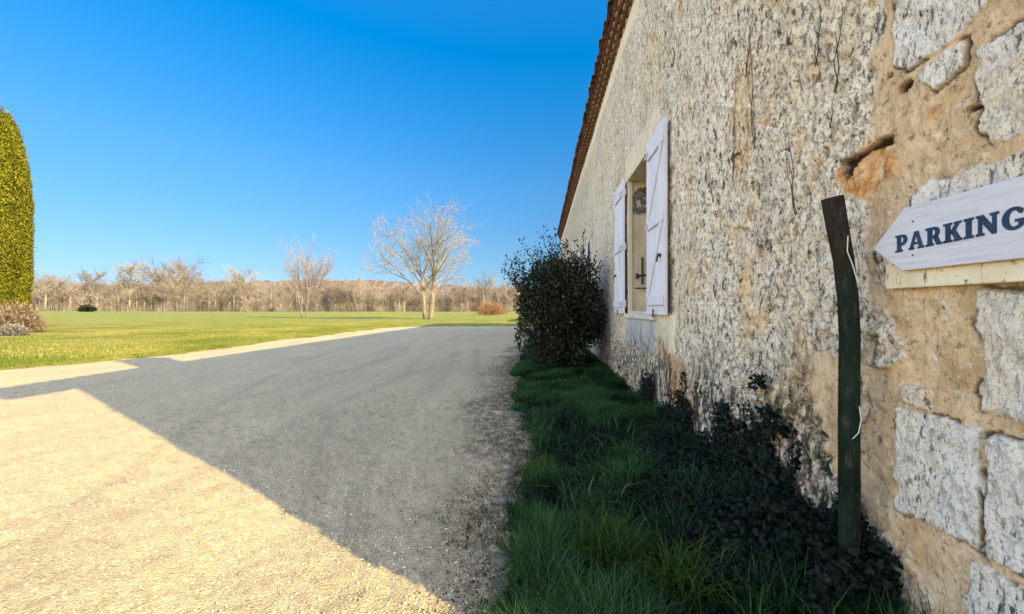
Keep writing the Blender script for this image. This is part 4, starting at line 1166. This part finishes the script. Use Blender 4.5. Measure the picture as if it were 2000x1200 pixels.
# far woods: a mass of bare trees, and the taller ones in front of it one by one
def wood_tree_mesh(seed, H, thick=1.0, nb=26, spread=.36):
    rg = np.random.default_rng(seed); t = MB(); c = MB()
    t.tube([(0, 0, -.3), (.1 * rg.normal(), 0, H * .35), (.3 * rg.normal(), 0, H * .8)], [.022 * H * thick, .015 * H * thick, .004 * H], 5)
    for k in range(nb):
        z = H * (.28 + .5 * rg.random()); a = rg.random() * 2 * PI
        L = H * spread * (.6 + .6 * rg.random()); d = np.array([math.cos(a), math.sin(a), .75 + .7 * rg.random()]); d /= np.linalg.norm(d)
        b = np.array([0, 0, z]); e = b + d * L
        c.tube([b, (b + e) / 2 + rg.normal(size=3) * L * .06, e], [.007 * H * thick, .004 * H * thick, .0016 * H], 3, False)
        for q_ in range(6):
            f = .3 + .7 * rg.random(); b2 = b + d * L * f; d2 = d + rg.normal(size=3) * .55 + np.array([0, 0, .3]); d2 /= np.linalg.norm(d2)
            e2 = b2 + d2 * L * .5; c.tube([b2, e2], [.0032 * H * thick, .0014 * H], 3, False)
            for s_ in range(2):
                d3 = d2 + rg.normal(size=3) * .6; d3 /= np.linalg.norm(d3); b3 = b2 + d2 * L * .5 * rg.random()
                c.tube([b3, b3 + d3 * L * .3], [.002 * H * thick, .001 * H], 3, False)
    return t, c
protos = []
for k in range(4):
    t, c = wood_tree_mesh(700 + k, 1.0 * 15, 1.15, 40, .34 + .04 * (k % 3))
    root = empty('woodland_tree', (0, 0, 0))
    t.build('trunk', M_WOODBARK, root); c.build('crown', M_WOOD, root)
    protos.append(root)
def copy_tree(root):
    r_ = root.copy(); COL.objects.link(r_)
    for chd in root.children:
        q_ = chd.copy(); COL.objects.link(q_); q_.parent = r_
    return r_
tall = [(255, 522, 'tall bare tree with rounded crown standing left in the row above the woods'), (312, 525, 'bare tree between the two tallest crowns left in the woods'),
        (362, 520, 'tallest bare tree with broad crown rising over the left woods'), (475, 530, 'lone tall bare tree left of the small lawn tree'),
        (182, 536, 'low bare tree near the thujas at the edge of the woods'), (108, 548, 'bare tree at the woods edge closest to the thujas'),
        (690, 553, 'bare tree in the woods midway between the two lawn trees'), (668, 560, 'slim bare tree just right of the smaller lawn tree'),
        (790, 562, 'bare woods tree showing left of the pale twin trunks'), (905, 560, 'pale bare tree beyond the field right of the large lawn tree'),
        (945, 548, 'bare tree in the woods above the copper bush'), (740, 572, 'low bare tree in the woods left of the large lawn tree')]
for k, (px, ptop, lab) in enumerate(tall):
    yy = (176 if k < 5 else 160) + (k * 37 % 19); xx = (px - 1055) / F * yy; zz = gz_(xx, yy)
    hh = EYE + (604 - ptop) / F * yy - zz
    o = protos[k] if k < 4 else copy_tree(protos[k % 4])
    o.location = (xx, yy, zz); s = hh / 15 * 1.06
    o.scale = (s * (1.15 if k < 5 else 1), s * 1.0, s); o.rotation_euler = (0, 0, k * 1.3)
    tag(o, lab, 'tree', 'tall bare trees at the woods')
def mass(name, protos_, spots, mat):
    Vs, Fs, n0 = [], [], 0
    for (k, x, y, z, s, a) in spots:
        v, f = protos_[k]
        c_, s_ = math.cos(a), math.sin(a)
        w = np.stack([v[:, 0] * c_ - v[:, 1] * s_, v[:, 0] * s_ + v[:, 1] * c_, v[:, 2]], 1) * s + np.array([x, y, z])
        Vs.append(w); Fs.append(f + n0); n0 += len(v)
    return np_mesh(name, np.concatenate(Vs), np.concatenate(Fs), mat)
def tri_of(mb):
    f = []
    for q_ in mb.f:
        for i_ in range(1, len(q_) - 1): f.append((q_[0], q_[i_], q_[i_ + 1]))
    return np.array(mb.v), np.array(f)
mp_t, mp_c = [], []
for k in range(5):
    t, c = wood_tree_mesh(800 + k, 10, 1.5, 26, .36)
    # brushy undergrowth round the foot
    for q_ in range(80):
        a = random.random() * 2 * PI; r0 = 3.2 * random.random()
        b = np.array([r0 * math.cos(a), r0 * math.sin(a), -.2]); e = b + np.array([random.gauss(0, .5), random.gauss(0, .5), random.uniform(1.0, 5.6)])
        c.tube([b, e], [.055, .015], 3, False)
    mp_t.append(tri_of(t)); mp_c.append(tri_of(c))
spots = []
for k in range(420):
    row = k % 5
    yy = 168 + row * 11 + 7 * random.random()
    px = -120 + 1330 * ((k // 5) + random.random()) / 84
    xx = (px - 1055) / F * yy
    s = random.uniform(.68, 1.16) * (1 + .10 * math.sin(px * .021) + .07 * math.sin(px * .057 + 1)) * (1 + .06 * row) * np.interp(px, [0, 420, 560, 700, 1000, 1200], [1.12, 1.15, 1.08, .98, .92, .92])
    spots.append((k % 5, xx, yy, gz_(xx, yy), s, random.random() * 6))
o = mass('woods', mp_c, spots, M_WOOD); tag(o, 'brown bare winter woods along the far edge of the field', 'woods', kind='stuff')
o = mass('wood_trunks', mp_t, spots, M_WOODBARK); tag(o, 'pale trunks of the winter woods along the field', 'woods', kind='stuff')
# wooded rise behind the woods
n1, n2 = 420, 40
hx = np.linspace(-330, 120, n1); hy = np.linspace(225, 330, n2)
HX, HY = np.meshgrid(hx, hy, indexing='ij')
ht = 19.0 * sstep(215, 270, HY) * np.interp(HX, [-330, -190, -120, -60, 20, 120], [.75, .95, 1.0, .75, .62, .6]) + 3.2 * vnoise(HX * .22, HY * .22, 191) + 2.6 * vnoise(HX * .9, HY * .9, 193)
i, j = np.meshgrid(np.arange(n1 - 1), np.arange(n2 - 1), indexing='ij'); a = (i * n2 + j).ravel()
o = np_mesh('wooded_hill', np.stack([HX.ravel(), HY.ravel(), ht.ravel() - 1.0], 1), np.stack([a, a + n2, a + n2 + 1, a + 1], 1), m_plain('far_wood_brown', (.17, .13, .105), .5, .35, .9, .9))
tag(o, 'distant brown wooded rise', None, None, 'structure')

# thujas at the left
def thuja(loc, H, rad, seed, label, top_skew=0.0):
    root = empty('thuja', loc); tag(root, label, 'tree', 'thujas on the lawn')
    rg = np.random.default_rng(seed); n = 95000
    t = rg.random(n); a = rg.random(n) * 2 * PI
    prof = lambda q_: rad * np.minimum(1, .80 + .5 * q_) * np.clip(1 - np.clip((q_ - .55) / .45, 0, 1) ** 2.0, 0, 1) ** .8
    lob = 1 + .13 * fbm(np.cos(a) * 1.6 + 5, t * 7 + np.sin(a) * 1.6, seed, 3) * 2 + .30 * fbm(np.cos(a) * 6 + 9, t * 26 + np.sin(a) * 6, seed + 3, 3)
    rr = prof(t) * lob * (1 - .30 * rg.random(n) ** 1.6) + .05 * rg.normal(size=n) * (t > .0)
    P = np.stack([loc[0] + rr * np.cos(a) + top_skew * t * t, loc[1] + rr * np.sin(a), loc[2] + .15 + H * t], 1)
    # feathery sprays standing out of the surface
    ns_ = 1500; ts = rg.random(ns_); as_ = rg.random(ns_) * 2 * PI; rs = prof(ts) * (1 + .13 * fbm(np.cos(as_) * 1.6 + 5, ts * 7 + np.sin(as_) * 1.6, seed, 3) * 2)
    for q_ in range(12):
        f_ = q_ / 11; ro = rs + .16 * f_ * (1 - f_ * .4); hz = .42 * f_ * (.6 + .8 * rg.random(ns_))
        P = np.concatenate([P, np.stack([loc[0] + ro * np.cos(as_) + top_skew * ts * ts, loc[1] + ro * np.sin(as_), loc[2] + .1 + H * ts * .985 + hz], 1) + .018 * rg.normal(size=(ns_, 3))])
        a = np.concatenate([a, as_])
    nb = np.stack([np.cos(a), np.sin(a), .25 + 0 * a], 1)
    leaf_cloud('foliage', P, .125, M_THUJA, root, up=((0, 0, 1), .6), aspect=2.4, nrm_bias=nb, seed=seed + 1)
    c = MB(); qs = np.linspace(0, .97, 14)
    c.tube([(loc[0] + top_skew * q_ * q_, loc[1], loc[2] + .1 + H * q_) for q_ in qs], [max(.02, float(prof(np.array([q_]))[0]) * .72) for q_ in qs], 12)
    c.build('inner_branches', M_THUJACORE, root)
    tk = MB(); tk.tube([(loc[0], loc[1], loc[2] - .2), (loc[0], loc[1], loc[2] + 1.0)], .18, 8); tk.build('trunk', M_STEM, root)
tz = 21.0
thuja(((-42 - 1055) / F * tz, tz, gz_(-29, tz)), 13.3, 1.36, 411, 'taller yellow-green columnar thuja at the left edge of the lawn')
thuja(((14 - 1055) / F * (tz + 1.2), tz + 1.2, gz_(-28, tz)), 11.9, .84, 421, 'shorter yellow-green thuja pressed against the taller one')
# low shrubs in front of the thujas
def brushy(name, loc, w, h, n, mat, seed, label, cat='shrub', size=.10, stems=True):
    rg = np.random.default_rng(seed); root = empty(name, loc); tag(root, label, cat)
    u = rg.normal(size=(n, 3)); u /= np.linalg.norm(u, axis=1)[:, None]; u[:, 2] = np.abs(u[:, 2])
    r_ = rg.random(n) ** .5 * (1 + .5 * fbm(u[:, 0] * 3 + 4, u[:, 1] * 3 + u[:, 2], seed, 3))
    P = np.array(loc) + u * np.array([w, w * .8, h]) * r_[:, None]
    d = u * np.array([.7, .7, 1.0]) + .3 * rg.normal(size=(n, 3))
    leaf_cloud('foliage', P, size, mat, root, up=((0, 0, 1), .5), aspect=3.2, seed=seed)
    m = MB()
    for k in range(60):
        d = rg.normal(size=3); d[2] = abs(d[2]) + .5; d /= np.linalg.norm(d)
        m.tube([loc, np.array(loc) + d * np.array([w, w, h]) * .55 + rg.normal(size=3) * .04, np.array(loc) + d * np.array([w, w, h]) * 1.02], [.012, .008, .003], 3)
    m.build('stem', M_STEM if mat is M_DARKLEAF else m_plain('shrub_stem', (.30, .22, .17), .3), root)
    return root
x, y = (20 - 1055) / F * 15.6, 15.6
brushy('heather_shrub', (x, y, gz_(x, y)), 1.0, 1.15, 4200, M_DRYSTEM, 31, 'feathery brown winter shrub in front of the thujas', size=.13)
x, y = (22 - 1055) / F * 14.2, 14.2
brushy('lavender_shrub', (x, y, gz_(x, y)), .5, .42, 2200, M_GREYLEAF, 33, 'low silvery grey shrub in front of the brown one', size=.09)
x, y = (170 - 1055) / F * 146, 146
brushy('dark_shrub', (x, y, gz_(x, y)), 2.3, 2.2, 700, M_DARKLEAF, 35, 'dark low evergreen shrub at the edge of the far woods', size=1.0)
x, y = (960 - 1055) / F * 74, 74
brushy('copper_shrub', (x, y, gz_(x, y)), 2.9, 2.7, 1900, M_ORANGELEAF, 37, 'copper leaved shrub beyond the end of the yard', size=.38)

# outbuilding beyond the end of the farmhouse
ob = empty('outbuilding', (4.6, 37, 0)); tag(ob, 'low outbuilding with orange tiled roof beyond the end of the farmhouse', 'outbuilding')
w = MB(); w.box((1.45, 34, -.1), (7.5, 42, 3.0)); w.build('wall', M_REVEAL, ob)
w = MB(); w.prism([(1.2, 2.95), (7.7, 2.95), (4.45, 4.9)], 1, 33.7, 42.3); w.build('roof', m_plain('orange_tiles', (.50, .20, .085), .3, 4, .6, 9), ob)
w = MB(); w.box((3.6, 33.97, 0), (5.0, 34.02, 2.2)); w.build('door', M_STEM, ob)
